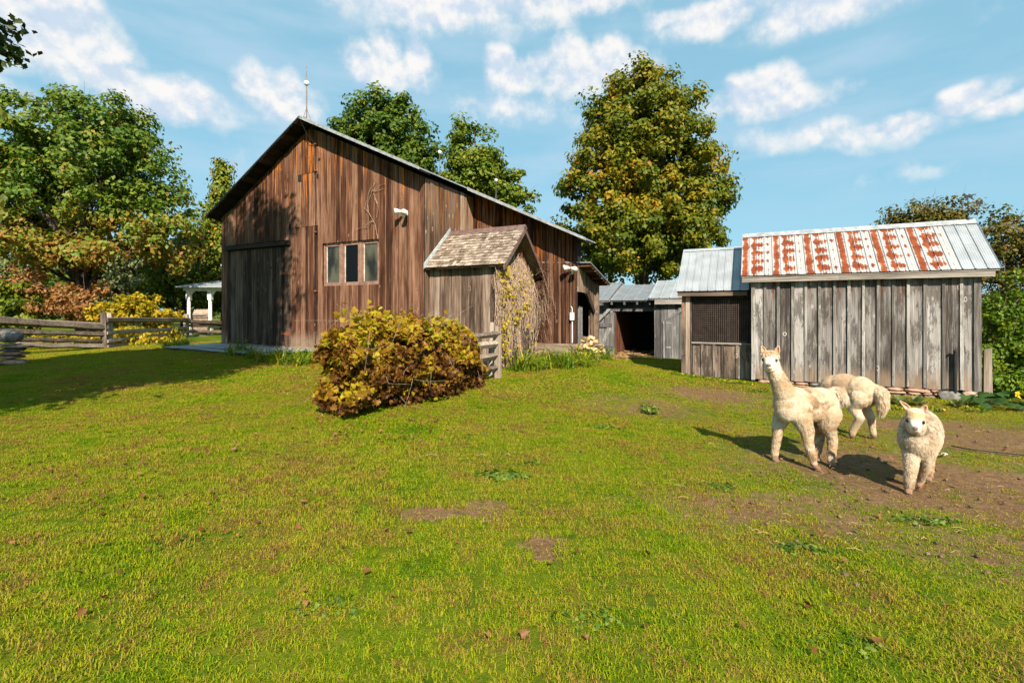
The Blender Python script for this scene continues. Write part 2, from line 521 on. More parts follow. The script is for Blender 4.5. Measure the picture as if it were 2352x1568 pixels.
def metal_roof(name, tint=(0.50, 0.53, 0.56), rust=0.0):
    m, t = new_mat(name)
    uv = t.n('ShaderNodeUVMap', uv_map='UVMap')
    s = t.n('ShaderNodeSeparateXYZ', i_0=uv.outputs[0])
    tc = t.n('ShaderNodeTexCoord')
    oi = t.n('ShaderNodeObjectInfo')
    u, v = s.outputs[0], s.outputs[1]
    base = t.mix(t.step(t.noise(tc.outputs['Object'], 3.0, 5), 0.3, 0.7), tuple(x * 0.84 for x in tint), tuple(min(1, x * 1.1) for x in tint))
    base = t.mix(t.m('MULTIPLY', t.m('SUBTRACT', oi.outputs['Random'], 0.5), 0.35), base, (0.30, 0.33, 0.37))
    stain = t.noise(t.vm('MULTIPLY', uv.outputs[0], (18, 1.2, 1)), 1.0, 4)
    base = t.mix(t.m('MULTIPLY', t.step(stain, 0.5, 0.8), 0.35), base, tuple(x * 0.62 for x in tint))
    wav = t.m('SINE', t.m('MULTIPLY', u, 2 * math.pi * 15))
    met = 0.45; rough = 0.5
    if rust > 0:
        off = t.n('ShaderNodeCombineXYZ', i_0=t.m('MULTIPLY', oi.outputs['Random'], 37), i_1=t.m('MULTIPLY', oi.outputs['Random'], 19))
        uvo = t.vm('ADD', uv.outputs[0], off.outputs[0])
        ragged = t.noise(t.vm('MULTIPLY', uvo, (3, 70, 1)), 1.0, 4, 0.7)
        soft = t.noise(t.vm('MULTIPLY', uvo, (3, 6, 1)), 1.0, 4, 0.6)
        ed = t.m('ADD', t.m('MULTIPLY', t.m('SUBTRACT', ragged, 0.5), 0.17), t.m('MULTIPLY', t.m('SUBTRACT', soft, 0.5), 0.26))
        def stripe(c0, half, rows, amp):
            # distance from the stripe's centre line, pinched between the nail rows
            d = t.m('ABSOLUTE', t.m('SUBTRACT', u, c0))
            if rows:
                rw = t.m('ABSOLUTE', t.m('SINE', t.m('MULTIPLY', t.m('ADD', t.m('ADD', v, t.m('MULTIPLY', t.m('SUBTRACT', soft, 0.5), 0.10)), 0.07), math.pi * 5)))
                rw = t.m('POWER', rw, 1.3)
                d = t.m('ADD', d, t.m('MULTIPLY', rw, amp))
            return t.step(t.m('ADD', d, ed), half, half - 0.03)
        r = stripe(0.12, 0.105, False, 0)
        for c0, half, amp in ((0.42, 0.13, 0.075), (0.56, 0.10, 0.085), (0.66, 0.07, 0.07), (0.86, 0.045, 0.06)):
            r = t.m('MAXIMUM', r, stripe(c0, half, True, amp))
        rc = t.mix(t.step(soft, 0.35, 0.7), (0.14, 0.026, 0.005), (0.27, 0.062, 0.011))
        rim = t.m('MULTIPLY', r, t.step(ragged, 0.62, 0.75))
        rc = t.mix(t.m('MULTIPLY', rim, 0.5), rc, (0.36, 0.11, 0.025))
        base = t.mix(r, t.mix(0.6, base, (0.42, 0.41, 0.40)), rc)
        met = t.m('MULTIPLY', t.m('SUBTRACT', 1.0, r), 0.25)
        rough = t.m('ADD', 0.5, t.m('MULTIPLY', r, 0.4))
    finish(t, base, rough, wav, 0.35, 0.006, met, 0.4)
    return m

M = {}
M['barn'] = wood('barn_board', (0.015, 0.006, 0.0035), (0.100, 0.040, 0.022), (0.32, 0.185, 0.12), orange=1.0, othr=.70, orange_col=(0.50, 0.15, 0.015), edge=.6, con=1.35, zlo=3.6, zhi=6.2, grey_foot=(0.7, (0.26, 0.19, 0.14)))
M['barn_low'] = wood('annex_board', (0.016, 0.006, 0.004), (0.078, 0.033, 0.019), (0.22, 0.125, 0.08), orange=0.7, zlo=1.8, zhi=3.6)
M['barn_door'] = wood('door_board', (0.012, 0.007, 0.005), (0.060, 0.034, 0.023), (0.19, 0.13, 0.095), edge=.5, orange=0.12, zlo=1, zhi=4)
M['barn_side'] = wood('pale_board', (0.05, 0.028, 0.018), (0.19, 0.12, 0.08), (0.44, 0.36, 0.28), orange=0.5, zlo=2.4, zhi=4.2)
M['entry'] = wood('entry_board', (0.04, 0.025, 0.018), (0.17, 0.115, 0.085), (0.40, 0.31, 0.25), edge=.6, orange=0.6, zlo=0.8, zhi=3.2)
M['shed'] = wood('shed_board', (0.05, 0.041, 0.036), (0.215, 0.195, 0.185), (0.43, 0.405, 0.39), orange=0.75, zlo=1.0, zhi=2.4, othr=.69, blotch=((0.05, 0.040, 0.034), 0.7), orange_col=(0.15, 0.036, 0.012), grey_foot=(0.18, (0.25, 0.175, 0.12)), edge=.4, con=1.7)
M['batten'] = wood('shed_batten', (0.07, 0.06, 0.055), (0.23, 0.21, 0.195), (0.43, 0.41, 0.39), orange=0.2, zlo=1.2, zhi=2.6, blotch=((0.10, 0.085, 0.075), 0.6), orange_col=(0.2, 0.07, 0.03))
M['pen'] = wood('pen_board', (0.03, 0.022, 0.018), (0.17, 0.125, 0.10), (0.42, 0.35, 0.29), orange=0.45, zlo=0.2, zhi=1.6, blotch=((0.03, 0.024, 0.02), 0.7))
M['garage'] = wood('garage_board', (0.055, 0.053, 0.055), (0.16, 0.155, 0.155), (0.34, 0.33, 0.32), blotch=((0.09, 0.088, 0.09), 0.5))
M['garage_in'] = wood('garage_inner_board', (0.05, 0.02, 0.012), (0.15, 0.06, 0.035), (0.25, 0.12, 0.07))
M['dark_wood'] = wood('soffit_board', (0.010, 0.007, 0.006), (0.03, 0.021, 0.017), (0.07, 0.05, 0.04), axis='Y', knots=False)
M['inner'] = plain('shade_painted_timber', (0.018, 0.014, 0.012), 0.9)  # near-black: the shade of gaps and interiors is put into the colour
M['sill'] = wood('sill_beam', (0.05, 0.035, 0.025), (0.17, 0.12, 0.09), (0.33, 0.26, 0.20), axis='X', knots=False)
M['fascia'] = wood('fascia_board', (0.08, 0.068, 0.06), (0.25, 0.215, 0.19), (0.45, 0.40, 0.36), axis='X', knots=False)
M['rail'] = wood('split_rail', (0.07, 0.052, 0.04), (0.22, 0.17, 0.13), (0.42, 0.345, 0.28), axis='X', knots=False)
M['post'] = wood('fence_post_wood', (0.08, 0.06, 0.045), (0.24, 0.19, 0.15), (0.44, 0.365, 0.30), knots=False)
M['ramp'] = wood('ramp_plank', (0.10, 0.10, 0.105), (0.28, 0.285, 0.29), (0.48, 0.48, 0.48), axis='X', knots=False)
M['shingle'] = wood('cedar_shingle', (0.10, 0.07, 0.05), (0.27, 0.21, 0.165), (0.46, 0.39, 0.325), axis='Y', knots=False, blotch=((0.12, 0.085, 0.06), 0.5))
M['roof'] = metal_roof('galvanised_roof', (0.40, 0.42, 0.44))
M['roof_grey'] = metal_roof('grey_steel_roof', (0.27, 0.295, 0.32))
M['roof_rust'] = metal_roof('rusted_roof', (0.38, 0.385, 0.39), rust=1.0)
M['flash'] = plain('zinc_flashing', (0.50, 0.56, 0.57), 0.5, 0.3)
M['cap'] = plain('brown_ridge_metal', (0.16, 0.10, 0.085), 0.5, 0.2)
M['trim'] = plain('white_metal_trim', (0.31, 0.325, 0.34), 0.5, 0.15)
M['frame'] = plain('window_frame_paint', (0.24, 0.14, 0.105), 0.6)
M['bead'] = plain('glazing_bead', (0.62, 0.55, 0.48), 0.5)
M['white'] = plain('white_paint', (0.78, 0.77, 0.74), 0.5, var=0.06)
M['red'] = plain('red_siding', (0.30, 0.025, 0.02), 0.7)
M['iron'] = plain('dark_iron', (0.03, 0.03, 0.032), 0.6, 0.5)
M['rust'] = plain('rusty_iron', (0.17, 0.055, 0.02), 0.85)
M['rodm'] = plain('weathered_rod', (0.16, 0.13, 0.11), 0.6, 0.4)
M['wire'] = plain('mesh_wire', (0.20, 0.15, 0.125), 0.6, 0.4)
M['lamp'] = plain('lamp_housing', (0.75, 0.72, 0.66), 0.45, var=0.08)
M['stone'] = plain('fieldstone', (0.30, 0.215, 0.16), 0.9, var=0.4, scale=6)
M['stone_red'] = plain('red_fieldstone', (0.33, 0.19, 0.13), 0.9, var=0.4, scale=7)
M['stone_grey'] = plain('grey_fieldstone', (0.16, 0.15, 0.14), 0.9, var=0.45, scale=9)
M['bark'] = plain('bark', (0.05, 0.038, 0.03), 0.95, var=0.6, scale=14)
M['bark_grey'] = plain('grey_bark', (0.075, 0.058, 0.047), 0.95, var=0.6, scale=14)
M['vine'] = plain('dry_vine_stem', (0.29, 0.205, 0.145), 0.9, var=0.5, scale=20)
M['twig'] = plain('twig', (0.20, 0.15, 0.12), 0.9, var=0.5, scale=20)
M['loge'] = plain('split_wood', (0.62, 0.43, 0.22), 0.85, var=0.35, scale=22)
M['logb'] = plain('log_bark', (0.13, 0.085, 0.06), 0.95, var=0.5, scale=16)
M['grill'] = plain('grill_steel', (0.34, 0.25, 0.19), 0.45, 0.5)
M['eye'] = plain('eye', (0.008, 0.006, 0.005), 0.08, spec=0.6)
M['nose'] = plain('nose_skin', (0.24, 0.15, 0.125), 0.6)
M['dirtchip'] = plain('wood_chip', (0.34, 0.20, 0.10), 0.9, var=0.5, scale=30)

def glass_mat():
    m, t = new_mat('old_pane')
    tc = t.n('ShaderNodeTexCoord')
    n = t.noise(tc.outputs['Object'], 5.0, 4)
    n_ = t.noise(t.vm('MULTIPLY', tc.outputs['Object'], (1, 1, .5)), 2.2, 3)
    c = t.mix(t.step(n_, 0.38, 0.62), (0.014, 0.014, 0.009), (0.085, 0.082, 0.055))
    finish(t, c, t.m('ADD', 0.06, t.m('MULTIPLY', n, 0.1)), n, 0.05, 0.004, 0, 0.3)
    return m
M['glass'] = glass_mat()
def glass_clear():
    m, t = new_mat('open_dark_pane')
    finish(t, (0.004, 0.004, 0.004), 0.12, None, spec=0.15)
    return m
M['glass_dark'] = glass_clear()

# ------------------------------------------------------------------ ground
def ground_mat():
    m, t = new_mat('lawn_soil')
    g = t.n('ShaderNodeNewGeometry')
    pos = g.outputs['Position']
    at = t.n('ShaderNodeAttribute', attribute_name='bare')
    n1 = t.noise(pos, 1.1, 5); n2 = t.noise(pos, 14.0, 5, 0.7); n3 = t.noise(pos, 60.0, 4, 0.7)
    green = t.ramp(t.m('ADD', t.m('MULTIPLY', n1, 0.6), t.m('MULTIPLY', n2, 0.4)), [(0.35, (0.034, 0.062, 0.002)), (0.52, (0.085, 0.115, 0.004)), (0.68, (0.15, 0.14, 0.012))])
    soil = t.ramp(t.m('ADD', t.m('MULTIPLY', n2, 0.5), t.m('MULTIPLY', n3, 0.5)), [(0.35, (0.07, 0.036, 0.018)), (0.55, (0.17, 0.10, 0.052)), (0.72, (0.30, 0.195, 0.11))])
    b = t.m('ADD', at.outputs['Fac'], t.m('MULTIPLY', t.m('SUBTRACT', n2, 0.5), 1.5))
    c = t.mix(t.step(b, 0.12, 0.7), green, soil)
    finish(t, c, 0.95, t.m('ADD', t.m('MULTIPLY', n2, 0.6), t.m('MULTIPLY', n3, 0.4)), 0.8, 0.03, 0, 0.1)
    return m

def axis(lo, hi, near_lo, near_hi, step):
    a = list(np.arange(near_lo, near_hi + 1e-6, step))
    d, x = step, near_hi
    while x < hi: d *= 1.22; x += d; a.append(x)
    d, x = step, near_lo
    while x > lo: d *= 1.22; x -= d; a.insert(0, x)
    return np.array(a)

gx = axis(-500, 500, -13, 13, 0.14)
gy = axis(-120, 900, 1.2, 18.5, 0.14)
XX, YY = np.meshgrid(gx, gy)
ZZ = H(XX, YY)
BR = bare(XX, YY)
WORN = np.clip((XX - 1.0) / 2.5, 0, 1) * np.clip((YY - 2.4) / 2.5, 0, 1) * np.clip((10.5 - YY) / 2, 0, 1)
BR = np.maximum(BR, WORN * (0.15 + 0.45 * fbm(XX * 1.6, YY * 1.6, 51, 4)))
ZZ -= BR * 0.02
nx, ny = len(gx), len(gy)
idx = np.arange(nx * ny).reshape(ny, nx)
quads = np.stack([idx[:-1, :-1], idx[:-1, 1:], idx[1:, 1:], idx[1:, :-1]], -1).reshape(-1, 4)
gme = mesh_np('ground', np.stack([XX, YY, ZZ], -1).reshape(-1, 3), quads, ground_mat(), {'bare': BR.ravel()}, smooth=True)
ground = link('ground', gme)
tag(ground, kind='structure')

# ------------------------------------------------------------------ mown grass: small tufts set out over the lawn
def grass_mat(name, stops, tip):
    m, t = new_mat(name)
    oi = t.n('ShaderNodeObjectInfo')
    g = t.n('ShaderNodeNewGeometry')
    at = t.n('ShaderNodeAttribute', attribute_name='rnd')
    big = t.noise(g.outputs['Position'], 0.75, 4, 0.6)
    sm = t.noise(g.outputs['Position'], 3.5, 3, 0.6)
    f = t.m('ADD', t.m('MULTIPLY', at.outputs['Fac'], 0.45), t.m('ADD', t.m('MULTIPLY', t.m('SUBTRACT', big, .5), 1.15), t.m('ADD', t.m('MULTIPLY', sm, 0.4), .375)))
    f = t.m('ADD', f, t.m('MULTIPLY', t.m('SUBTRACT', oi.outputs['Random'], 0.5), 0.22))
    c = t.ramp(f, stops)
    b = t.n('ShaderNodeBsdfPrincipled')
    t.put(b.inputs['Base Color'], c); b.inputs['Roughness'].default_value = 0.6; b.inputs['Specular IOR Level'].default_value = 0.08
    tr = t.n('ShaderNodeBsdfTranslucent'); t.put(tr.inputs[0], t.mix(1.0, c, (1.2, 1.2, 0.7), 'MULTIPLY'))
    mx = t.n('ShaderNodeMixShader'); mx.inputs[0].default_value = 0.35
    t.put(mx.inputs[1], b.outputs[0]); t.put(mx.inputs[2], tr.outputs[0])
    o = t.n('ShaderNodeOutputMaterial'); t.put(o.inputs[0], mx.outputs[0])
    return m

GRASS = grass_mat('grass_blade', [(0.36, (0.052, 0.155, 0.002)), (0.58, (0.155, 0.262, 0.004)), (0.80, (0.330, 0.325, 0.010)), (0.97, (0.36, 0.26, 0.05)), (1.0, (0.26, 0.13, 0.05))], None)

def blades(n, radius, hmin, hmax, width, lean, seed):
    r = np.random.default_rng(seed)
    a = r.uniform(0, 2 * np.pi, n); d = radius * np.sqrt(r.uniform(0, 1, n))
    x, y = d * np.cos(a), d * np.sin(a)
    hh = r.uniform(hmin, hmax, n); an = r.uniform(0, 2 * np.pi, n); ln = r.uniform(0.15, 1.0, n) * lean * hh
    wx, wy = -np.sin(an) * width, np.cos(an) * width
    lx, ly = np.cos(an) * ln, np.sin(an) * ln
    z0 = np.full(n, -0.012)
    v = np.empty((n, 5, 3))
    v[:, 0] = np.stack([x - wx, y - wy, z0], 1); v[:, 1] = np.stack([x + wx, y + wy, z0], 1)
    v[:, 2] = np.stack([x + lx * .4 + wx * .8, y + ly * .4 + wy * .8, hh * .6], 1); v[:, 3] = np.stack([x + lx * .4 - wx * .8, y + ly * .4 - wy * .8, hh * .6], 1)
    v[:, 4] = np.stack([x + lx, y + ly, hh * (1 - 0.25 * ln / hh)], 1)
    b = np.arange(n)[:, None] * 5
    tris = np.concatenate([b + [0, 1, 2], b + [0, 2, 3], b + [3, 2, 4]], 0)
    return v.reshape(-1, 3), tris, np.repeat(r.uniform(0, 1, n), 5)

def scatter(name, variants, pts, rot, scl, pick, kind='stuff', label=None):
    """one object that sets copies of the tufts on its points"""
    me = bpy.data.meshes.new(name)
    me.vertices.add(len(pts)); me.vertices.foreach_set('co', np.ascontiguousarray(pts, np.float32).ravel())
    for key, arr in (('rot', rot), ('scl', scl)):
        at = me.attributes.new(key, 'FLOAT', 'POINT'); at.data.foreach_set('value', np.asarray(arr, np.float32))
    at = me.attributes.new('pick', 'INT', 'POINT'); at.data.foreach_set('value', np.asarray(pick, np.int32))
    o = link(name, me)
    ng = bpy.data.node_groups.new(name, 'GeometryNodeTree')
    ng.interface.new_socket('Geometry', in_out='INPUT', socket_type='NodeSocketGeometry')
    ng.interface.new_socket('Geometry', in_out='OUTPUT', socket_type='NodeSocketGeometry')
    N = ng.nodes; L = ng.links
    gi = N.new('NodeGroupInput'); go = N.new('NodeGroupOutput')
    def attr(nm, ty):
        a = N.new('GeometryNodeInputNamedAttribute'); a.data_type = ty; a.inputs['Name'].default_value = nm
        return [s for s in a.outputs if s.enabled][0]
    gti = N.new('GeometryNodeGeometryToInstance')
    for v in reversed(variants):        # the socket numbers its links from the last one
        oi = N.new('GeometryNodeObjectInfo'); oi.inputs['Object'].default_value = v
        L.new(oi.outputs['Geometry'], gti.inputs[0])
    iop = N.new('GeometryNodeInstanceOnPoints')
    L.new(gi.outputs[0], iop.inputs['Points'])
    L.new(gti.outputs[0], iop.inputs['Instance'])
    iop.inputs['Pick Instance'].default_value = True
    L.new(attr('pick', 'INT'), iop.inputs['Instance Index'])
    cx = N.new('ShaderNodeCombineXYZ'); L.new(attr('rot', 'FLOAT'), cx.inputs[2])
    L.new(cx.outputs[0], iop.inputs['Rotation'])
    L.new(attr('scl', 'FLOAT'), iop.inputs['Scale'])
    L.new(iop.outputs[0], go.inputs[0])
    md = o.modifiers.new('scatter', 'NODES'); md.node_group = ng
    return tag(o, label, None, None, kind)

def tuft_src(name, mesh):
    return bpy.data.objects.new(name, mesh)      # only the source of the copies, never in the scene itself

TS = 0.16
def tile(n, hmin, hmax, width, lean, seed):
    """a square of turf, blades rooted all over it"""
    v, t3, r_ = blades(n, 1.0, hmin, hmax, width, lean, seed)
    r = np.random.default_rng(seed + 500)
    o = v.reshape(-1, 5, 3); root = (o[:, 0] + o[:, 1]) / 2
    new = np.zeros_like(root); new[:, :2] = r.uniform(-TS * .52, TS * .52, (n, 2)); new[:, 2] = root[:, 2]
    o += (new - root)[:, None]
    return tuft_src('turf', mesh_np('turf', o.reshape(-1, 3), t3, GRASS, {'rnd': r_}))
LV = 5                                            # five densities, three squares of each, near and far
near_t = [tile(max(8, int(255 * d)), .008 + .002 * d, .016 + .010 * d, .0020, 2.6, 700 + 10 * i + k) for i, d in enumerate((.06, .22, .5, .8, 1.1)) for k in range(3)]
far_t = [tile(max(4, int(108 * d)), .010, .026, .0042, 2.2, 800 + 10 * i + k) for i, d in enumerate((.06, .22, .5, .8, 1.1)) for k in range(3)]
lush_t = [tile(230, .014, .040, .0022, 1.7, 900 + k) for k in range(3)]
variants = near_t + far_t + lush_t

def lawn():
    r = np.random.default_rng(77)
    gx_ = np.arange(-23, 23, TS); gy_ = np.arange(1.2, 19.5, TS)
    X, Y = [a.ravel() for a in np.meshgrid(gx_, gy_)]
    k = np.abs(X) < Y * 1.12 + 1.6
    X, Y = X[k], Y[k]
    for fr, u0, u1, l0, l1 in ((BARN, -4.0, 7.3, 0.1, 12), (SHED, -1.5, 3.9, .1, 2.4), (GAR, -1.5, 4, 0.0, 4)):
        du, dl = X - fr.x, Y - fr.y
        uu = du * DX + dl * DY; ll = du * BX + dl * BY
        ins = (uu > u0) & (uu < u1) & (ll > l0) & (ll < l1)
        X, Y = X[~ins], Y[~ins]
    n = len(X)
    X = X + r.uniform(-.03, .03, n); Y = Y + r.uniform(-.03, .03, n)
    b = bare(X, Y)
    worn = np.clip((X - 1.0) / 2.5, 0, 1) * np.clip((Y - 2.4) / 2.5, 0, 1) * np.clip((10.5 - Y) / 2, 0, 1)
    lvl = 4.4 - 3.3 * np.clip(b * 1.1, 0, 1) - 1.9 * worn + r.normal(0, .75, n)
    lvl = np.clip(np.round(lvl), 0, 4).astype(int)
    far = Y > 8.5 + r.uniform(-.8, .8, n)
    patch = fbm(X * .8, Y * .8, 31, 3)
    pk = np.where(far, 15, 0) + lvl * 3 + r.integers(0, 3, n)
    lush = (patch > .60) & (lvl >= 3) & (worn < .3) & (r.uniform(0, 1, n) < .7)
    pk = np.where(lush, 30 + r.integers(0, 3, n), pk)
    s = r.uniform(.92, 1.12, n) * (1 - .12 * worn)
    return np.stack([X, Y, H(X, Y) - b * .02], 1), r.integers(0, 4, n) * (math.pi / 2), s, pk
scatter('lawn_grass', variants, *lawn(), label='short mown yellow green lawn grass')
# ------------------------------------------------------------------ boarded walls
def face_front(l0):                 # wall facing the yard: outward is -l
    return lambda a, n, z: (a, l0 - n, z)
def face_right(u0):                 # wall facing along +u
    return lambda a, n, z: (u0 + n, a, z)
def face_left(u0):
    return lambda a, n, z: (u0 - n, a, z)

def one_plank(parent, mat, Mf, a0, a1, z0a, z0b, z1a, z1b, n0, n1, name='plank', r=random):
    j = lambda s: r.uniform(-s, s)
    t = 0.004
    nf = n1 + j(0.004)
    p = [Mf(a0 + abs(j(t)), n0, z0a), Mf(a1 - abs(j(t)), n0, z0b), Mf(a1 - abs(j(t)), nf + j(.003), z0b), Mf(a0 + abs(j(t)), nf + j(.003), z0a),
         Mf(a0 + abs(j(t)), n0, z1a), Mf(a1 - abs(j(t)), n0, z1b), Mf(a1 - abs(j(t)), nf + j(.003), z1b), Mf(a0 + abs(j(t)), nf + j(.003), z1a)]
    mb = MB(); mb.hexa(p)
    return mb.build(name, mat, parent)

def boards(parent, mat, Mf, a0, a1, zbot, ztop, pitch, seed, gap=0.006, thick=0.024, holes=(), vary=0.25, cuts=(), rag=0.012, proud=0.0):
    """upright boards from a0 to a1; zbot / ztop are functions of a; holes = (a0, a1, z0, z1); cuts = (a0, a1, z): a board ends and another starts"""
    r = random.Random(seed)
    brk = sorted({a0, a1, *[x for hh in holes for x in hh[:2] if a0 < x < a1]})
    edges = [a0]
    for lo, hi in zip(brk[:-1], brk[1:]):
        n = max(1, round((hi - lo) / pitch))
        ws = [1 + r.uniform(-vary, vary) for _ in range(n)]
        s = sum(ws); x = lo
        for q in ws:
            x += q / s * (hi - lo); edges.append(x)
    out = []
    for b0, b1 in zip(edges[:-1], edges[1:]):
        c = (b0 + b1) / 2
        spans = [(None, None)]
        bars = [(hh[2], hh[3]) for hh in holes if hh[0] - 1e-6 <= c <= hh[1] + 1e-6] + [(k[2] - 0.006, k[2] + 0.006) for k in cuts if k[0] <= c <= k[1]]
        bars.sort()
        lows = [None] + [q[1] for q in bars]; highs = [q[0] for q in bars] + [None]
        g = gap * r.uniform(0.4, 1.9) / 2
        th = thick + r.uniform(-0.006, 0.008) + proud
        for lo, hi in zip(lows, highs):
            za = zbot(c) - r.uniform(0, rag) if lo is None else lo
            if hi is None: ta, tb = ztop(b0), ztop(b1)
            else: ta = tb = hi
            if min(ta, tb) - za < 0.04: continue
            out.append(one_plank(parent, mat, Mf, b0 + g, b1 - g, za, za, ta, tb, 0.0, th, r=r))
    return edges

def wall_panel(parent, name, Mf, outline, mat, n0=-0.07, n1=-0.004):
    mb = MB(); mb.prism([Mf(a, n0, z) for a, z in outline], [Mf(a, n1, z) for a, z in outline])
    return mb.build(name, mat, parent)

def roof_sheets(parent, mat, u0, u1, le, ze, lr, zr, width, th=0.012, rib=4, ribh=0.018, name='roof_sheet', skew=None):
    """corrugated sheets laid from the eave (le, ze) up to the ridge (lr, zr)"""
    n = max(1, round((u1 - u0) / width)); w_ = (u1 - u0) / n
    nl = Vector((0, -(zr - ze), (lr - le))).normalized()      # outward normal in (l, z)
    if nl.z < 0: nl = -nl
    for i in range(n):
        a = u0 + i * w_; b = a + w_
        prof = []
        for k in range(rib):
            s = a + (k + 0.0) / rib * w_
            q = w_ / rib
            prof += [(s, ribh if k else ribh + 0.006), (s + q * .06, ribh), (s + q * .12, 0.0), (s + q * .94, 0.0)]
        prof.append((b + 0.01, ribh))
        v, f, uv = [], [], []
        dz = 0.001 * (i % 2)
        for (u, hh) in prof:
            for (l, z, vv) in ((le, ze, 0.0), (lr, zr, 1.0)):
                v.append((u, l + nl.y * (hh + dz), z + nl.z * (hh + dz))); uv.append(((u - a) / w_, vv))
        for k in range(len(prof) - 1):
            f.append((2 * k, 2 * k + 2, 2 * k + 3, 2 * k + 1))
        me = mesh_from(name, v, f, mat)
        ul = me.uv_layers.new(name='UVMap')
        for lp in me.loops: ul.data[lp.index].uv = uv[lp.vertex_index]
        o = link(name, me, parent)

def slab(parent, name, mat, pts_top, th, smooth=False):
    """a slab under a roof outline (list of (u,l,z)), th thick downwards"""
    mb = MB(); mb.prism([(p[0], p[1], p[2] - th) for p in pts_top], pts_top)
    return mb.build(name, mat, parent)

def frame_thing(fr, name, label, cat): return thing(name, label, cat, (fr.x, fr.y, 0), ANG)

# ------------------------------------------------------------------ the barn
barn = frame_thing(BARN, 'barn', 'big weathered brown board barn with a steep gable and three-pane window', 'barn')
ZA = 6.98; SL = 0.555; SR = 0.478                # wall apex and the two roof pitches
UL, UR = -4.0, 4.19
UA = 0.16
wtop = lambda a: (ZA + SL * (a - UA) if a < UA else ZA - SR * (a - UA)) - 0.10
ZB = 0.58
wu0, wz1 = BARN.uz(742, 561); wu1, _ = BARN.uz(872, 549); wz0 = BARN.z(742, 657)
wz1 = BARN.z(807, 554); wz0 = BARN.z(807, 655)
du0, du1 = BARN.u(524), BARN.u(669); dz1 = 3.56
gw = wall_panel(barn, 'gable_wall', face_front(0), [(UL, ZB), (UR, ZB), (UR, wtop(UR)), (UA, wtop(UA)), (UL, wtop(UL))], M['inner'], -.16, -.10)
hc0, hc1 = BARN.u(682), BARN.u(731)
hz1, hz0 = BARN.z(706, 400), BARN.z(706, 521)
boards(gw, M['barn'], face_front(0), UL, UR, lambda a: ZB, wtop, 0.185, 11, holes=[(wu0, wu1, wz0, wz1), (du0, du1, ZB - .1, dz1 + .16)], cuts=[(hc0, hc1, hz1), (hc0, hc1, hz0)], gap=0.016, rag=.06)
# pigeon hole and a broken board end: near-black blocks on the boards paint the shade inside
for (px, py, wd, hg) in ((690, 410, .06, .2), (731, 405, .035, .13), (668, 527, .05, .3), (735, 367, .04, .08)):
    u_, z_ = BARN.uz(px, py)
    mb = MB(); mb.box(u_ - wd, u_ + wd, -0.034, -0.020, z_ - hg / 2, z_ + hg / 2); mb.build('hole_shade_block', M['inner'], gw)
# window
win = MB()
fw = 0.055
win.box(wu0, wu1, 0.025, 0.095, wz0, wz0 + 0.05); win.box(wu0, wu1, 0.025, 0.095, wz1 - 0.05, wz1)
w3 = (wu1 - wu0) / 3
win.box(wu0, wu0 + 0.06, 0.024, 0.096, wz0 + .05, wz1 - .05); win.box(wu1 - 0.04, wu1, 0.024, 0.096, wz0 + .05, wz1 - .05)
for k in (1, 2): win.box(wu0 + k * w3 - 0.055, wu0 + k * w3 + 0.045, 0.012, 0.097, wz0 + .05, wz1 - .05)
window = win.build('window', M['frame'], barn)
for k in range(3):
    a, b = wu0 + k * w3 + 0.06, wu0 + (k + 1) * w3 - 0.06
    sash = MB(); t_ = 0.045
    sash.box(a, a + t_, 0.036, 0.09, wz0 + .05, wz1 - .05); sash.box(b - t_, b, 0.036, 0.09, wz0 + .05, wz1 - .05)
    sash.box(a + t_, b - t_, 0.036, 0.09, wz0 + .05, wz0 + .05 + t_); sash.box(a + t_, b - t_, 0.036, 0.09, wz1 - .05 - t_, wz1 - .05)
    sash.build('sash', M['frame'], window)
    bd = MB(); bd.box(a + t_, a + t_ + .014, 0.042, 0.08, wz0 + .1, wz1 - .1); bd.build('glazing_bead', M['bead'], window)
    pn = MB(); pn.box(a + t_ + .014, b - t_, 0.062, 0.07, wz0 + .09, wz1 - .09); pn.build('pane', M['glass_dark'] if k == 1 else M['glass'], window)
# sliding/hinged great door and its header
door = wall_panel(barn, 'great_door', face_front(-0.0), [(du0, ZB), (du1, ZB), (du1, dz1), (du0, dz1)], M['inner'], -0.06, -0.004)
boards(door, M['barn_door'], face_front(0), du0 + .01, du1 - .01, lambda a: ZB + 0.02, lambda a: dz1 - 0.04, 0.2, 21, gap=0.012, thick=0.03, rag=0.05)
hd = MB(); hd.hexa([(du0 - .03, -.12, dz1 + .0), (du1 + .02, -.12, dz1 + .0), (du1 + .02, .0, dz1 + .0), (du0 - .03, .0, dz1 + .0), (du0 - .03, -.12, dz1 + .12), (du1 + .02, -.12, dz1 + .12), (du1 + .02, .0, dz1 + .15), (du0 - .03, .0, dz1 + .15)])
hd.build('door_header', M['dark_wood'], barn)  # shadow on the header is put into its dark wood colour
for zc in (2.75, 0.95):
    hg = MB(); hg.prism([(du1 - .42, -.037, zc - .03), (du1 - .02, -.037, zc - .06), (du1 - .02, -.037, zc + .07), (du1 - .12, -.037, zc + .05)], [(du1 - .42, -.045, zc - .03), (du1 - .02, -.045, zc - .06), (du1 - .02, -.045, zc + .07), (du1 - .12, -.045, zc + .05)])
    hg.build('strap_hinge', M['rust'], door)
for (px, py) in ((1020 - 0, 1004), (1027, 1051), (868, 1063)):
    u_, z_ = BARN.uz(px * .6125, py * .6125)
    mb = MB(); mb.tube([(u_, -.0385, z_), (u_, -.034, z_)], .035, 10); mb.build('knot_hole', M['inner'], door)
sb = MB(); sb.box(UL + .02, UR - .02, -0.03, 0.18, ZB - 0.26, ZB - 0.012); sb.build('sill_beam', M['sill'], barn)
lw = MB(); lw.box(UL, UL + .06, 0.07, 12, ZB - .2, wtop(UL) + .05); lw.build('side_wall', M['barn_low'], barn)
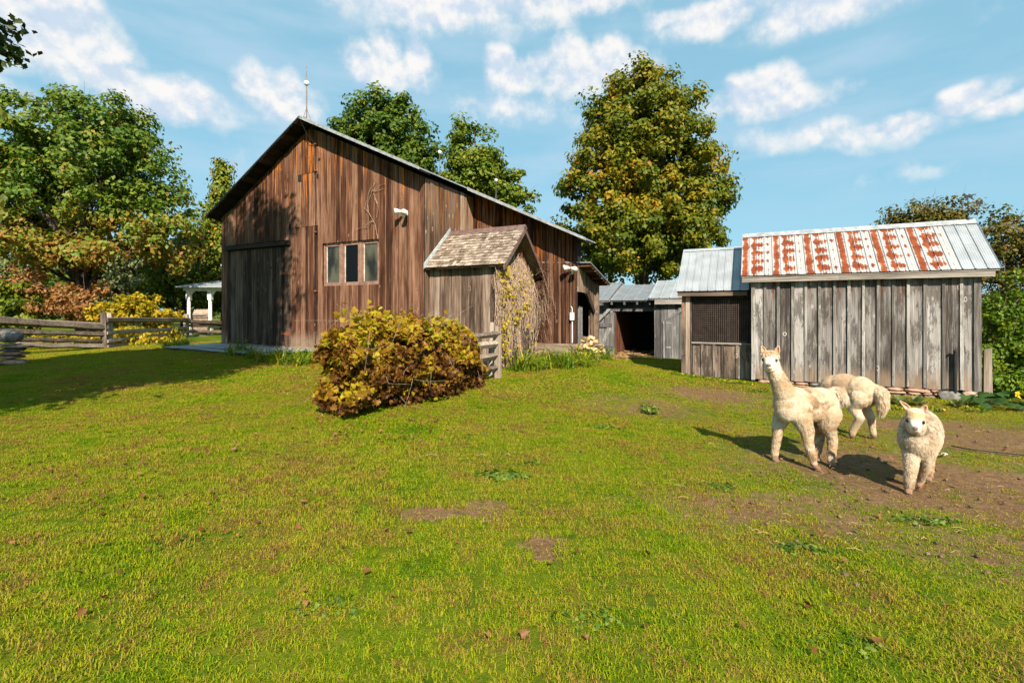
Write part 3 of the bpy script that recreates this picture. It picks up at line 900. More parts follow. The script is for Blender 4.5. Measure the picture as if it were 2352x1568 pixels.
rw = MB(); rw.box(UR - .06, UR - .004, 0.07, 12, ZB - .2, wtop(UR)); rw.build('side_wall', M['inner'], barn)
bw = MB(); bw.prism([(UL + .06, 11.9, ZB - .2), (UR - .06, 11.9, ZB - .2), (UR - .06, 11.9, wtop(UR)), (UA, 11.9, wtop(UA)), (UL + .06, 11.9, wtop(UL))], [(UL + .06, 12, ZB - .2), (UR - .06, 12, ZB - .2), (UR - .06, 12, wtop(UR)), (UA, 12, wtop(UA)), (UL + .06, 12, wtop(UL))])
bw.build('rear_wall', M['barn_low'], barn)
# the return wall at the inside corner, paler boards facing the shed
RL = 2.3
rtw = wall_panel(barn, 'return_wall', face_right(UR), [(0.0, ZB), (RL, ZB), (RL, wtop(UR) + .02), (0.0, wtop(UR) + .02)], M['inner'])
boards(rtw, M['barn_side'], face_right(UR), 0.01, RL, lambda a: ZB, lambda a: wtop(UR) - 0.02, 0.2, 31, gap=0.01)
# roof
OV = 0.42; ROW = 0.55                      # verge overhangs: main gable, set back annex roof
zt = lambda u: (ZA + .09 + (SL * (u - UA) if u < UA else -SR * (u - UA)))
ul = UL - 0.17; um_ = UR + .16; AF = RL - ROW
ut = BARN.u(1346, AF)
roof = slab(barn, 'roof', M['roof'], [(ul, -OV, zt(ul)), (UA, -OV, zt(UA)), (UA, 12.3, zt(UA)), (ul, 12.3, zt(ul))], 0.03)
slab(roof, 'roof_slope', M['roof'], [(UA + .001, -OV, zt(UA)), (um_, -OV, zt(um_)), (um_, AF, zt(um_)), (UA + .001, AF, zt(UA))], 0.03)
slab(roof, 'roof_slope', M['roof'], [(UA + .001, AF + .002, zt(UA)), (ut, AF + .002, zt(ut)), (ut, RL + .25, zt(ut)), (UA + .001, RL + .25, zt(UA))], 0.03)
slab(roof, 'roof_slope', M['roof'], [(UA + .001, RL + .252, zt(UA)), (4.7, RL + .252, zt(4.7)), (4.7, 12.3, zt(4.7)), (UA + .001, 12.3, zt(UA))], 0.03)
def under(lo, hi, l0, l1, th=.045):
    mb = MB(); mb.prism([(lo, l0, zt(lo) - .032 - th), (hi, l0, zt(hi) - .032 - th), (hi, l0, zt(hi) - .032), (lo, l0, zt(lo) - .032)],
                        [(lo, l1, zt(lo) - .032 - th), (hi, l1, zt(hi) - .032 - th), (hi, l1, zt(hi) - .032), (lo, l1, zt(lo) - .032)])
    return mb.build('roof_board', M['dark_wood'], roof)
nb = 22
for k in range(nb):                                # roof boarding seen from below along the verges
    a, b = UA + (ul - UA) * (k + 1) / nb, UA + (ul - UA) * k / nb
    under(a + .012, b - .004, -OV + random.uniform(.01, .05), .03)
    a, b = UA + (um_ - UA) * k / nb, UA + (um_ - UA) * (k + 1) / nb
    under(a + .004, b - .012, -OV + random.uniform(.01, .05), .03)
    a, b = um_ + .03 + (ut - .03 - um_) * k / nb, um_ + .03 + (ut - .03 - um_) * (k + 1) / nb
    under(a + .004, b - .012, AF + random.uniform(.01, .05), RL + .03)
for e, f_, l0, q in ((UA, um_, -OV, 0), (um_, ut, AF, 1)):
    mb = MB(); P0 = [(e, l0 - .012, zt(e) - .07), (f_, l0 - .012, zt(f_) - .055), (f_, l0 - .012, zt(f_) + .018), (e, l0 - .012, zt(e) + .018)]
    mb.prism(P0, [(p[0], p[1] + .01, p[2]) for p in P0]); mb.build('verge_trim', M['trim'], barn)
mb = MB(); P0 = [(ul, -OV - .012, zt(ul) - .05), (UA, -OV - .012, zt(UA) - .05), (UA, -OV - .012, zt(UA) + .0), (ul, -OV - .012, zt(ul) + .0)]
mb.prism(P0, [(p[0], p[1] + .01, p[2]) for p in P0]); mb.build('verge_trim', M['iron'], barn)
# lightning rods with glass balls along the ridge, down cable with insulators
for (l, hgt) in ((-.16, 1.55), (BARN.x * 0 + 6.3, 1.45), (11.0, 1.45)):
    z0 = zt(UA)
    rod = MB(); rod.tube([(UA, l, z0), (UA, l, z0 + hgt * .55), (UA, l, z0 + hgt)], [.016, .013, .004], 6)
    ro = rod.build('lightning_rod', M['rodm'], barn)
    bl = MB(); bl.ball((UA, l, z0 + hgt * .66), .075, 14, 10); bl.build('ball', M['white'], ro, True)
    for k in range(3):
        an = k * 2.1 + .5
        lg = MB(); lg.tube([(UA, l, z0 + .32), (UA + .13 * math.cos(an), l + .13 * math.sin(an), z0 - (.055 if k != 1 else .06))], .006, 5); lg.build('brace', M['rodm'], ro)
cu = BARN.u(728)
ins = [BARN.z(728, y) for y in (333, 394, 534, 669, 792)]
cab = [(UA, -.2, zt(UA) + .03), (UA + .03, -OV - .03, zt(UA) - .03), (UA + .1, -.25, zt(UA) - .45), (cu, -.06, ins[0])]
rr = random.Random(4)
for a, b in zip(ins[:-1], ins[1:]):
    for k in range(1, 6): cab.append((cu + rr.uniform(-.015, .02), -.055, a + (b - a) * k / 5))
mb = MB(); mb.tube(cab, .009, 5); mb.build('lightning_cable', M['iron'], barn)
for z_ in ins:
    mb = MB(); mb.ball((cu, -.06, z_), (.05, .045, .035), 8, 6); mb.build('insulator', M['rust'], barn, True)

def floodlight(parent, u, l, z, name='floodlight'):
    mb = MB(); mb.box(u - .05, u + .05, l, l + .03, z - .06, z + .06); mb.tube([(u, l, z), (u, l - .07, z + .02)], .025, 8)
    fl = mb.build(name, M['lamp'], parent)
    for s in (-1, 1):
        b = (u + s * .06, l - .07, z + .02); e = (u + s * .15 - .03, l - .22, z - .05 * (s > 0) + .02)
        hd_ = MB(); hd_.tube([b, tuple(b[i] * .6 + e[i] * .4 for i in range(3)), tuple(b[i] * .25 + e[i] * .75 for i in range(3)), e], [.035, .05, .07, .078], 12)
        hd_.build('lamp_head', M['lamp'], fl, True)
    sn = MB(); sn.tube([(u, l - .05, z - .06), (u + .01, l - .09, z - .13)], [.025, .03], 8); sn.build('sensor', M['lamp'], fl)
u_, z_ = BARN.uz(935, 490)
floodlight(barn, u_, -.055, z_)
cd = MB(); cd.box(u_ + .02, u_ + .035, -.036, -.03, 1.2, z_ - .1); cd.build('conduit_slot', M['inner'], barn)

# ------------------------------------------------------------------ lower annex behind the inside corner
annex = frame_thing(BARN, 'barn_annex', 'low brown board annex of the barn with a chamfered doorway beside it', 'barn')
AE = BARN.u(1325, RL)
az0 = BARN.z(1325, 789, RL); as0 = BARN.z(1325, 808, RL)
atop = lambda a: zt(a) - .08
aw = wall_panel(annex, 'front_wall', face_front(RL), [(UR + .04, az0), (AE, az0), (AE, atop(AE)), (UR + .04, atop(UR + .04))], M['inner'])
boards(aw, M['barn_low'], face_front(RL), UR + .05, AE, lambda a: az0, atop, 0.105, 41, gap=0.012, vary=.35)
mb = MB(); mb.box(UR + .1, AE + .03, RL - .12, RL + .1, as0 - .15, az0 - .012); mb.build('sill_beam', M['sill'], annex)
# side of the annex with the chamfered doorway
SLN = 1.62
stop = lambda a: 2.86 - .25 * (a - RL)
d0, d1, dzt = RL + .02, RL + 1.22, 2.14
sw = wall_panel(annex, 'side_wall', face_right(AE), [(RL, dzt + .02), (RL + SLN, dzt + .02), (RL + SLN, stop(RL + SLN)), (RL, stop(RL))], M['inner'])
boards(sw, M['barn_side'], face_right(AE), RL + .01, RL + SLN, lambda a: (dzt - .02 if a < d1 - .4 else dzt - .02 - (a - d1 + .4) * 1.1) if a < d1 else .2, stop, 0.16, 43, gap=0.008)
mb = MB(); mb.box(AE - .08, AE - .004, d1 + .02, RL + SLN, .1, dzt - .5); mb.build('corner_post', M['barn_side'], annex)
mb = MB(); mb.box(AE + .024, AE + .1, RL + SLN - .1, RL + SLN + .06, .05, stop(RL + SLN) - .05); mb.build('corner_post', M['sill'], annex)
mb = MB(); mb.hexa([(AE + .03, RL + .55, dzt - .06), (AE + .03, RL + .72, dzt + .06), (AE + .09, RL + .72, dzt + .06), (AE + .09, RL + .55, dzt - .06),
                    (AE + .03, d1 + .02, dzt - .62), (AE + .03, d1 + .12, dzt - .54), (AE + .09, d1 + .12, dzt - .54), (AE + .09, d1 + .02, dzt - .62)]); mb.build('doorway_brace', M['dark_wood'], annex)
mb = MB(); mb.box(AE - .7, AE - .62, RL + .08, RL + 2.6, .1, 2.6); mb.build('passage_wall', M['inner'], annex)
mb = MB(); mb.box(AE - .62, AE - .02, RL + SLN + .1, RL + SLN + .16, .1, 2.4); mb.build('passage_wall', M['inner'], annex)
mb = MB(); mb.box(AE - .56, AE - .16, RL + .9, RL + .94, .2, 1.75); mb.build('inner_door', M['garage'], annex)
ar = slab(annex, 'lean_to_roof', M['roof_grey'], [(AE - 2.2, RL - .02, stop(RL) + .14), (AE + .38, RL - .02, stop(RL) + .02), (AE + .38, RL + SLN + .25, stop(RL + SLN + .25) + .02), (AE - 2.2, RL + SLN + .25, stop(RL + SLN + .25) + .14)], .03)
for k in range(9):
    a = RL + .03 + k * .205
    mb = MB(); mb.box(AE - .1, AE + .36, a, a + .19, stop(a + .1) - .062, stop(a + .1) - .022); mb.build('roof_board', M['barn_low'], ar)
u_, z_ = BARN.uz(1322, 618, RL)
floodlight(annex, u_ - .05, RL - .055, z_)
cx_, cz_ = BARN.uz(1316, 735, RL)
mb = MB(); mb.tube([(cx_, RL - .05, az0 + .02), (cx_, RL - .05, cz_ + .0)], .016, 6); mb.tube([(cx_, RL - .05, cz_ + .2), (cx_, RL - .05, cz_ + .3), (cx_ - .03, RL - .05, cz_ + .36)], .012, 6); mb.build('conduit', M['white'], annex)
mb = MB(); mb.box(cx_ - .05, cx_ + .05, RL - .1, RL - .03, cz_, cz_ + .2); mb.build('meter_box', M['white'], annex)

# ------------------------------------------------------------------ shingled cellar entry in the inside corner
EN = Frame(*BARN.world(UR + .045, 0)[:2])
entry = frame_thing(EN, 'cellar_entry', 'small boarded cellar entry with a steep cedar shingle roof against the barn', 'shed')
e_len = 1.93; e_l0, e_l1 = 0.16, 2.0; e_mid = 1.06
ez_e, ez_r = 2.70, 3.70
eslope = (ez_r - ez_e) / (e_mid + 0.02)
ezb = 0.12
ew = wall_panel(entry, 'front_wall', face_front(e_l0), [(0.0, ezb), (e_len, ezb), (e_len, ez_e - .06), (0.0, ez_e - .06)], M['inner'])
boards(ew, M['entry'], face_front(e_l0), 0.01, e_len, lambda a: ezb, lambda a: ez_e - .08 + .1, 0.17, 51, gap=0.01, vary=.4)
gtop = lambda a: ez_r - abs(a - e_mid) * eslope - .09
gv = wall_panel(entry, 'gable_wall', face_right(e_len), [(e_l0, ezb), (e_l1, ezb), (e_l1, gtop(e_l1)), (e_mid, gtop(e_mid)), (e_l0, gtop(e_l0))], M['inner'])
boards(gv, M['barn_low'], face_right(e_len), e_l0 - .02, e_l1, lambda a: ezb, gtop, 0.13, 53, gap=0.008)
mb = MB(); mb.box(0, e_len - .01, e_l1 - .05, e_l1, ezb, gtop(e_l1)); mb.build('rear_wall', M['inner'], entry)
r_u1 = e_len + .30
erf = slab(entry, 'roof', M['dark_wood'], [(0.0, -.03, ez_e - .02), (r_u1, -.03, ez_e - .02), (r_u1, e_mid, ez_r - .02), (0.0, e_mid, ez_r - .02)], .05)
slab(erf, 'rear_roof', M['shingle'], [(0.0, e_mid + .002, ez_r - .01), (r_u1, e_mid + .002, ez_r - .01), (r_u1, 2 * e_mid + .1, ez_e - .05), (0.0, 2 * e_mid + .1, ez_e - .05)], .06)
rsh = random.Random(77)
sl_len = math.hypot(e_mid + .03, ez_r - ez_e)
dl, dzv = (e_mid + .03) / sl_len, (ez_r - ez_e) / sl_len
nlz = (-dzv, dl)
rows = 13
for i in range(rows):
    s0 = sl_len * i / rows - .02
    x = -rsh.uniform(0, .1)
    while x < r_u1 - .02:
        wd = rsh.uniform(.085, .2)
        a, b = max(x, 0.0), min(x + wd - .006, r_u1 + .02)
        x += wd
        if b - a < .03: continue
        ln = sl_len / rows * 1.9
        s = s0 + rsh.uniform(-.012, .012)
        t0 = 0.024 + rsh.uniform(0, .012); lift = rsh.uniform(0, .007)
        def pt(u, ss, hgt): return (u, -.03 + dl * ss + nlz[0] * hgt, ez_e - .02 + dzv * ss + nlz[1] * hgt)
        mb = MB(); mb.hexa([pt(a, s, .008 + lift), pt(b, s, .008 + lift + rsh.uniform(-.004, .006)), pt(b, s + ln, .0), pt(a, s + ln, .0), pt(a, s, t0 + lift), pt(b, s, t0 + lift), pt(b, s + ln, .006), pt(a, s + ln, .006)])
        mb.build('shingle', M['shingle'], erf)
mb = MB(); mb.prism([(0.01, e_mid - .11, ez_r - .075), (0.01, e_mid, ez_r + .055), (0.01, e_mid + .11, ez_r - .05)], [(r_u1 + .02, e_mid - .11, ez_r - .075), (r_u1 + .02, e_mid, ez_r + .055), (r_u1 + .02, e_mid + .11, ez_r - .05)]); mb.build('ridge_cap', M['cap'], entry)
for s in (-1, 1):
    e1 = e_mid + s * (e_mid + .05)
    P0 = [(r_u1 - .01, e1, ez_e - .16), (r_u1 - .01, e_mid, ez_r - .16), (r_u1 - .01, e_mid, ez_r - .03), (r_u1 - .01, e1, ez_e - .03)]
    mb = MB(); mb.prism(P0, [(p[0] + .03, p[1], p[2]) for p in P0]); mb.build('bargeboard', M['cap'], entry)
mb = MB(); P0 = [(0.004, -.1, ez_e - .05), (0.004, e_mid, ez_r + .03), (0.004, e_mid, ez_r + .15), (0.004, -.1, ez_e + .09)]
mb.prism(P0, [(p[0] + .012, p[1], p[2]) for p in P0]); mb.build('flashing', M['flash'], entry)

# ------------------------------------------------------------------ rust striped shed on its stone footing
shed = frame_thing(SHED, 'shed', 'grey board and batten shed with rust striped metal roof on stone footing', 'shed')
S_U1 = SHED.u(2249); S_ZB = 0.075; S_ZT = 2.34; SDEP = 2.0
shw = wall_panel(shed, 'front_wall', face_front(0), [(0, S_ZB), (S_U1, S_ZB), (S_U1, S_ZT + .1), (0, S_ZT + .1)], M['inner'])
ed = boards(shw, M['shed'], face_front(0), 0.0, S_U1, lambda a: S_ZB, lambda a: S_ZT, 0.262, 61, gap=0.012, vary=.12)
for a in ed[1:-1]:
    mb = MB(); wd = random.uniform(.022, .032); one_plank(shw, M['batten'], face_front(0), a - wd, a + wd, S_ZB + random.uniform(0, .02), S_ZB + .01, S_ZT, S_ZT, .028, .054, 'batten')
one_plank(shw, M['batten'], face_front(0), S_U1 - .09, S_U1 + .02, S_ZB - .02, S_ZB - .02, S_ZT, S_ZT, .03, .056, 'corner_board')
one_plank(shw, M['batten'], face_front(0), -.02, .06, S_ZB - .02, S_ZB - .02, S_ZT, S_ZT, .03, .056, 'corner_board')
for uu, nm in ((0.0, face_left(0.0)), (S_U1, face_right(S_U1))):
    zr_ = 3.4
    gw2 = wall_panel(shed, 'gable_wall', nm, [(0.02, S_ZB), (SDEP, S_ZB), (SDEP, S_ZT), (SDEP / 2, zr_ - .12), (0.02, S_ZT)], M['inner'])
    boards(gw2, M['shed'], nm, 0.03, SDEP, lambda a: S_ZB, lambda a: zr_ - .14 - abs(a - SDEP / 2) * 1.06, 0.26, 63, gap=.012)
mb = MB(); mb.box(0.01, S_U1 - .01, SDEP - .04, SDEP, S_ZB, S_ZT); mb.build('rear_wall', M['shed'], shed)
le, ze, lr, zr = -.20, 2.40, SDEP / 2, 3.47
su0, su1 = SHED.u(1702, le), SHED.u(2300, le)
u_split = SHED.u(2210, le)
roof_sheets(shed, M['roof_rust'], su0, u_split, le, ze, lr, zr, 0.60)
roof_sheets(shed, M['roof'], u_split + .004, su1, le, ze, lr, zr, 0.7, rib=3)
slab(shed, 'roof_deck', M['fascia'], [(su0 + .01, le + .02, ze - .005), (su1 - .01, le + .02, ze - .005), (su1 - .01, lr, zr - .005), (su0 + .01, lr, zr - .005)], .035)
slab(shed, 'roof_deck', M['roof'], [(su0 + .01, lr + .001, zr - .003), (su1 - .01, lr + .001, zr - .003), (su1 - .01, SDEP + .2, ze), (su0 + .01, SDEP + .2, ze)], .035)
mb = MB(); mb.prism([(su0, lr - .1, zr - .06), (su0, lr, zr + .05), (su0, lr + .1, zr - .06)], [(su1, lr - .1, zr - .06), (su1, lr, zr + .05), (su1, lr + .1, zr - .06)]); mb.build('ridge_cap', M['trim'], shed)
um = (su0 + su1) * .42
for a, b in ((su0 + .02, um), (um + .004, su1 - .07)):
    mb = MB(); mb.box(a, b, le + .03, le + .065, ze - .145, ze - .04); mb.build('fascia', M['fascia'], shed)
# fixtures on the wall
ru, rz_ = SHED.uz(2942 * .6125, 1252 * .6125)
mb = MB()
for k in range(12):
    a0_, a1_ = k * math.pi / 6, (k + 1) * math.pi / 6
    mb.tube([(ru + .035 * math.cos(a0_), -.036, rz_ + .035 * math.sin(a0_)), (ru + .035 * math.cos(a1_), -.036, rz_ + .035 * math.sin(a1_))], .006, 5)
mb.build('iron_ring', M['lamp'], shed)
pu, pz = SHED.uz(2190, 808)
mb = MB(); mb.tube([(pu, -.09, pz), (pu, -.09, -.02)], .028, 10); mb.tube([(pu, -.09, pz - .0), (pu - .0, -.12, pz + .05), (pu - .04, -.17, pz + .02)], .018, 8); mb.tube([(pu, -.09, .12), (pu - .25, -.09, .06)], .012, 6)
mb.build('standpipe', M['iron'], shed)
# dry stone footing
r_ = random.Random(9)
ft = MB(); ft.box(0.1, S_U1 - .03, 0.04, 0.3, -.42, S_ZB - .02); foot = ft.build('stone_footing', M['inner'], shed)
def stone(parent, name, mat, c, s, seed, rot=0.0, flat=.75):
    rr_ = random.Random(seed)
    bm = bmesh.new(); bmesh.ops.create_icosphere(bm, subdivisions=2, radius=1.0)
    for v in bm.verts:
        q = v.co; k = max(abs(q.x), abs(q.y), abs(q.z))
        q = q.lerp(q / k, flat) * (1 + rr_.uniform(-.07, .07))
        x, y, z = q.x * s[0], q.y * s[1], q.z * s[2]
        x, y = x * math.cos(rot) - y * math.sin(rot), x * math.sin(rot) + y * math.cos(rot)
        v.co = (x + c[0], y + c[1], z + c[2])
    me = bpy.data.meshes.new(name); bm.to_mesh(me); bm.free(); me.materials.append(mat)
    return link(name, me, parent)
lay = [S_ZB - .05, S_ZB - .11, S_ZB - .17, S_ZB - .24, S_ZB - .31]
for li, zc in enumerate(lay):
    x = 0.05 + r_.uniform(0, .15)
    while x < S_U1 - .68:
        wd = r_.uniform(.16, .42)
        stone(foot, 'stone', [M['stone_red'], M['stone'], M['stone_grey']][r_.choice([0, 0, 1, 1, 2])], (x + wd / 2, .02 + r_.uniform(-.02, .03), zc), (wd / 2 * .97, .11, .034 + r_.uniform(-.006, .004)), r_.random(), 0, .6)
        x += wd
stone(foot, 'corner_stone', M['stone_grey'], (S_U1 - .45, .0, -.10), (.19, .16, .15), 5, 0, .85)
stone(foot, 'corner_stone', M['stone'], (S_U1 - .14, .02, -.02), (.12, .14, .09), 6, 0, .7)
stone(foot, 'corner_stone', M['stone_red'], (S_U1 - .13, .02, -.19), (.12, .14, .085), 7, 0, .7)

# the plank that leans by the corner
gx_, gy_, _ = SHED.world(S_U1 + .1, -.04)
bp = thing('leaning_post', 'split grey wooden post standing against the corner of the rusty shed', 'post', (gx_, gy_, h(gx_, gy_)), ANG)
mb = MB(); mb.hexa([(-.06, -.03, -.1), (.075, -.03, -.1), (.07, .04, -.1), (-.06, .04, -.1), (-.045, -.025, .98), (.06, -.025, 1.01), (.06, .04, 1.01), (-.045, .04, .98)])
mb.build('post', M['post'], bp)

# weather vane on the shed ridge
wu_, wz_ = SHED.uz(2223, 470, lr)
vx, vy, vz = SHED.world(wu_, lr, zr + .02)
vane = thing('weather_vane', 'black iron horse weather vane on the ridge of the rusty shed', 'weather vane', (vx, vy, vz), ANG + .25)
mb = MB(); mb.tube([(0, 0, -.02), (0, 0, .46)], .008, 6); mb.ball((0, 0, .03), .03, 8, 6); mb.ball((0, 0, .33), .014, 8, 6); mb.build('spindle', M['iron'], vane)
mb = MB(); mb.tube([(-.16, 0, .36), (.17, 0, .36)], .006, 5); mb.prism([(.15, -.004, .30), (.27, -.004, .33), (.25, -.004, .42), (.2, -.004, .39), (.15, -.004, .4)], [(.15, .004, .30), (.27, .004, .33), (.25, .004, .42), (.2, .004, .39), (.15, .004, .4)]); mb.build('arrow', M['iron'], vane)
horse = [(-.10, .52), (-.085, .56), (-.055, .575), (-.045, .545), (-.01, .53), (.05, .53), (.12, .55), (.15, .53), (.1, .525), (.075, .50), (.085, .46), (.11, .43), (.10, .425), (.06, .455), (.045, .475), (-.0, .475), (-.02, .44), (-.035, .41), (-.045, .415), (-.035, .45), (-.04, .475), (-.07, .45), (-.085, .455), (-.06, .495), (-.062, .525), (-.09, .515)]
mb = MB(); mb.prism([(x, -.005, z - .0) for x, z in horse], [(x, .005, z) for x, z in horse]); mb.build('horse', M['iron'], vane)
mb = MB(); mb.tube([(0, 0, .2), (.16, 0, .2)], .005, 5); mb.tube([(0, -.14, .2), (0, .14, .2)], .005, 5); mb.tube([(-.1, 0, .2), (0, 0, .2)], .005, 5); mb.build('direction_arms', M['iron'], vane)
mb = MB()
for b_ in ((.15, .165, .155, .245), (.165, .205, .155, .170), (.165, .195, .193, .207), (.165, .205, .230, .245)): mb.box(b_[0], b_[1], -.004, .004, b_[2], b_[3])
mb.build('letter_e', M['iron'], vane)

# ------------------------------------------------------------------ wire fronted pen beside it
pen = frame_thing(SHED, 'animal_pen', 'open wire mesh pen with grey metal roof joined to the rusty shed', 'shed')
PL = 0.3
pu0, pu1 = SHED.u(1566, PL), -.03
pzb = 0.02
mz0, mz1 = SHED.z(1650, 787, PL), SHED.z(1650, 690, PL)
o0, o1 = SHED.u(1592, PL), SHED.u(1721, PL)
lwp = wall_panel(pen, 'lower_wall', face_front(PL), [(o0 - .02, pzb + .05), (pu1, pzb + .05), (pu1, mz0 - .03), (o0 - .02, mz0 - .03)], M['inner'], -.05)
ed = boards(lwp, M['pen'], face_front(PL), o0 - .02, pu1, lambda a: pzb, lambda a: mz0 - .03, .27, 71, gap=.012)
for a in ed[1:-1]: one_plank(lwp, M['pen'], face_front(PL), a - .03, a + .03, pzb, pzb, mz0 - .04, mz0 - .04, .028, .052, 'batten')
mb = MB(); mb.box(o0 - .03, pu1, PL - .07, PL + .06, mz0 - .028, mz0 + .008); mb.build('mesh_sill', M['fascia'], pen)
for (a, b, mt) in ((pu0, pu0 + .09, M['pen']), (pu0 + .095, pu0 + .20, M['entry']), (pu0 + .205, o0 - .022, M['pen'])):
    one_plank(pen, mt, face_front(PL), a, b, pzb - .02, pzb - .02, 2.1, 2.1, 0, .05, 'post')
mb = MB(); mb.box(o1, pu1, PL - .03, PL + .06, mz0 + .01, 2.1); mb.build('post', M['inner'], pen)
mb = MB(); mb.box(o0, o1, PL, PL + .06, mz1 + .02, 2.12); mb.build('head_beam', M['dark_wood'], pen)
ws = MB()
nxw = 27; nzw = 19
for k in range(nxw + 1):
    a = o0 + (o1 - o0) * k / nxw; ws.box(a - .0024, a + .0024, PL - .012, PL - .008, mz0 + .008, mz1 + random.uniform(-.02, .03))
for k in range(nzw + 1):
    z = mz0 + .01 + (mz1 - mz0 - .02) * k / nzw; ws.box(o0, o1, PL - .0075, PL - .0035, z - .0024, z + .0024)
tag(ws.build('wire_mesh', M['wire'], pen), kind='stuff')
mb = MB(); mb.box(pu0 + .02, pu0 + .06, PL + .06, 2.2, pzb, 2.1); mb.build('side_wall', M['inner'], pen)
mb = MB(); mb.box(pu0 + .06, pu1, 2.15, 2.2, pzb, 2.1); mb.build('rear_wall', M['inner'], pen)  # pen interior darkened by its near-black colour, painted shade
mb = MB(); mb.tube([(o0 + .25, 1.3, .0), (o0 + .27, 1.3, .75)], .07, 10); mb.tube([(o0 + .75, 1.6, .0), (o0 + .75, 1.6, 2.0)], .03, 8); mb.build('inner_post', M['pen'], pen)
mb = MB(); mb.box(o0 + .7, o0 + 1.15, 1.2, 1.6, .3, .82); mb.build('feed_trough', M['barn_side'], pen)
ple, pze, plr, pzr = PL - .22, 2.09, 1.32, SHED.z(1583, 575, 1.32)
ru0, ru1 = SHED.u(1554, ple), su0 + .14
roof_sheets(pen, M['roof'], ru0, ru1, ple, pze, plr, pzr, .62, rib=3)
slab(pen, 'roof_deck', M['dark_wood'], [(ru0 + .01, ple + .02, pze - .006), (ru1, ple + .02, pze - .006), (ru1, plr, pzr - .006), (ru0 + .01, plr, pzr - .006)], .03)
slab(pen, 'roof_deck', M['roof'], [(ru0 + .01, plr + .001, pzr - .004), (-.04, plr + .001, pzr - .004), (-.04, 2.4, pze + .1), (ru0 + .01, 2.4, pze + .1)], .03)
mb = MB(); mb.box(ru0 + .02, ru1 - .02, ple + .025, ple + .055, pze - .12, pze - .035); mb.build('fascia', M['sill'], pen)
mb = MB(); mb.prism([(ru0, plr - .07, pzr - .04), (ru0, plr, pzr + .03), (ru0, plr + .07, pzr - .04)], [(-.05, plr - .07, pzr - .04), (-.05, plr, pzr + .03), (-.05, plr + .07, pzr - .04)]); mb.build('ridge_cap', M['roof'], pen)

# ------------------------------------------------------------------ grey outbuildings at the back of the yard
def zoomx(a): return (2200 + a * .2551) * .6125
def zoomy(a): return (1000 + a * .2551) * .6125
GZ = 0.0
garage = frame_thing(GAR, 'open_garage', 'open fronted grey garage between two sheds with its plank door swung wide', 'garage')
g0, g1 = GAR.u(zoomx(335)), GAR.u(zoomx(1012))
bz0, bz1 = GAR.z(1440, zoomy(655)), GAR.z(1440, zoomy(598))
ezm = GAR.z(1440, zoomy(494), -.3); rzm = GAR.z(1440, zoomy(268), 1.5)
roof_sheets(garage, M['roof_grey'], GAR.u(zoomx(345), -.3), GAR.u(zoomx(1040), -.3), -.3, ezm, 1.5, rzm, .75, rib=2, ribh=.012)
slab(garage, 'roof_deck', M['garage'], [(g0 - .15, -.27, ezm - .008), (g1 + .3, -.27, ezm - .008), (g1 + .3, 1.5, rzm - .008), (g0 - .15, 1.5, rzm - .008)], .03)
slab(garage, 'roof_deck', M['roof_grey'], [(g0 - .15, 1.502, rzm - .004), (g1 + .3, 1.502, rzm - .004), (g1 + .3, 3.4, ezm), (g0 - .15, 3.4, ezm)], .03)
mb = MB(); mb.box(g0, g1 + .1, -.02, .06, bz0, bz1); mb.build('lintel', M['garage'], garage)
mb = MB(); mb.box(g0, g1 + .1, .08, .11, bz1 - .02, ezm - .02); mb.build('gable_infill', M['garage'], garage)
for k in range(4):
    a = GAR.u(zoomx((395, 580, 765, 950)[k]))
    mb = MB(); mb.box(a - .03, a + .03, -.28, .1, ezm - .15, ezm - .045); mb.build('rafter_end', M['garage'], garage)
jl = GAR.u(zoomx(412)); 
iw = wall_panel(garage, 'inner_side_wall', face_right(jl), [(.0, GZ - .1), (3.0, GZ - .1), (3.0, ezm), (.0, ezm)], M['inner'])
boards(iw, M['garage_in'], face_right(jl), 0.02, 3.0, lambda a: GZ - .1, lambda a: ezm - .05, .2, 81, gap=.01)
mb = MB(); mb.box(jl - .2, g1 + .3, 3.005, 3.06, GZ - .1, rzm - .3); mb.build('rear_wall', M['inner'], garage)
mb = MB(); mb.box(g1 + .1, g1 + .16, .02, 3.0, GZ - .1, ezm); mb.build('inner_side_wall', M['inner'], garage)
# the open leaf, swung out to the left
dl0, dl1 = GAR.u(zoomx(178), -.12), GAR.u(zoomx(412), -.12)
dzb, dzt_ = GZ + .0, GAR.z(1395, zoomy(668), -.12); dzs = GAR.z(1380, zoomy(800), -.12)
dleaf = MB(); dleaf.prism([(dl0, -.12, dzb), (dl1, -.12, dzb), (dl1, -.12, dzt_), (dl0 + .42, -.12, dzt_), (dl0, -.12, dzs)], [(dl0, -.085, dzb), (dl1, -.085, dzb), (dl1, -.085, dzt_), (dl0 + .42, -.085, dzt_), (dl0, -.085, dzs)])
dleaf = dleaf.build('door_leaf', M['inner'], garage)
boards(dleaf, M['garage'], face_front(-.123), dl0, dl1, lambda a: dzb + .01, lambda a: dzt_ if a > dl0 + .42 else dzs + (a - dl0) / .42 * (dzt_ - dzs), .19, 83, gap=.008, thick=.02)
for zc in (dzs - .14, dzb + .3):
    mb = MB(); mb.box(dl0 + .05, dl1 - .08, -.175, -.15, zc - .07, zc + .07); mb.build('ledge', M['garage'], dleaf)
mb = MB(); za_, zb_ = dzb + .38, dzs - .22
mb.hexa([(dl0 + .06, -.175, za_), (dl0 + .2, -.175, za_), (dl0 + .2, -.15, za_), (dl0 + .06, -.15, za_), (dl1 - .26, -.175, zb_), (dl1 - .1, -.175, zb_), (dl1 - .1, -.15, zb_), (dl1 - .26, -.15, zb_)]); mb.build('brace', M['garage'], dleaf)

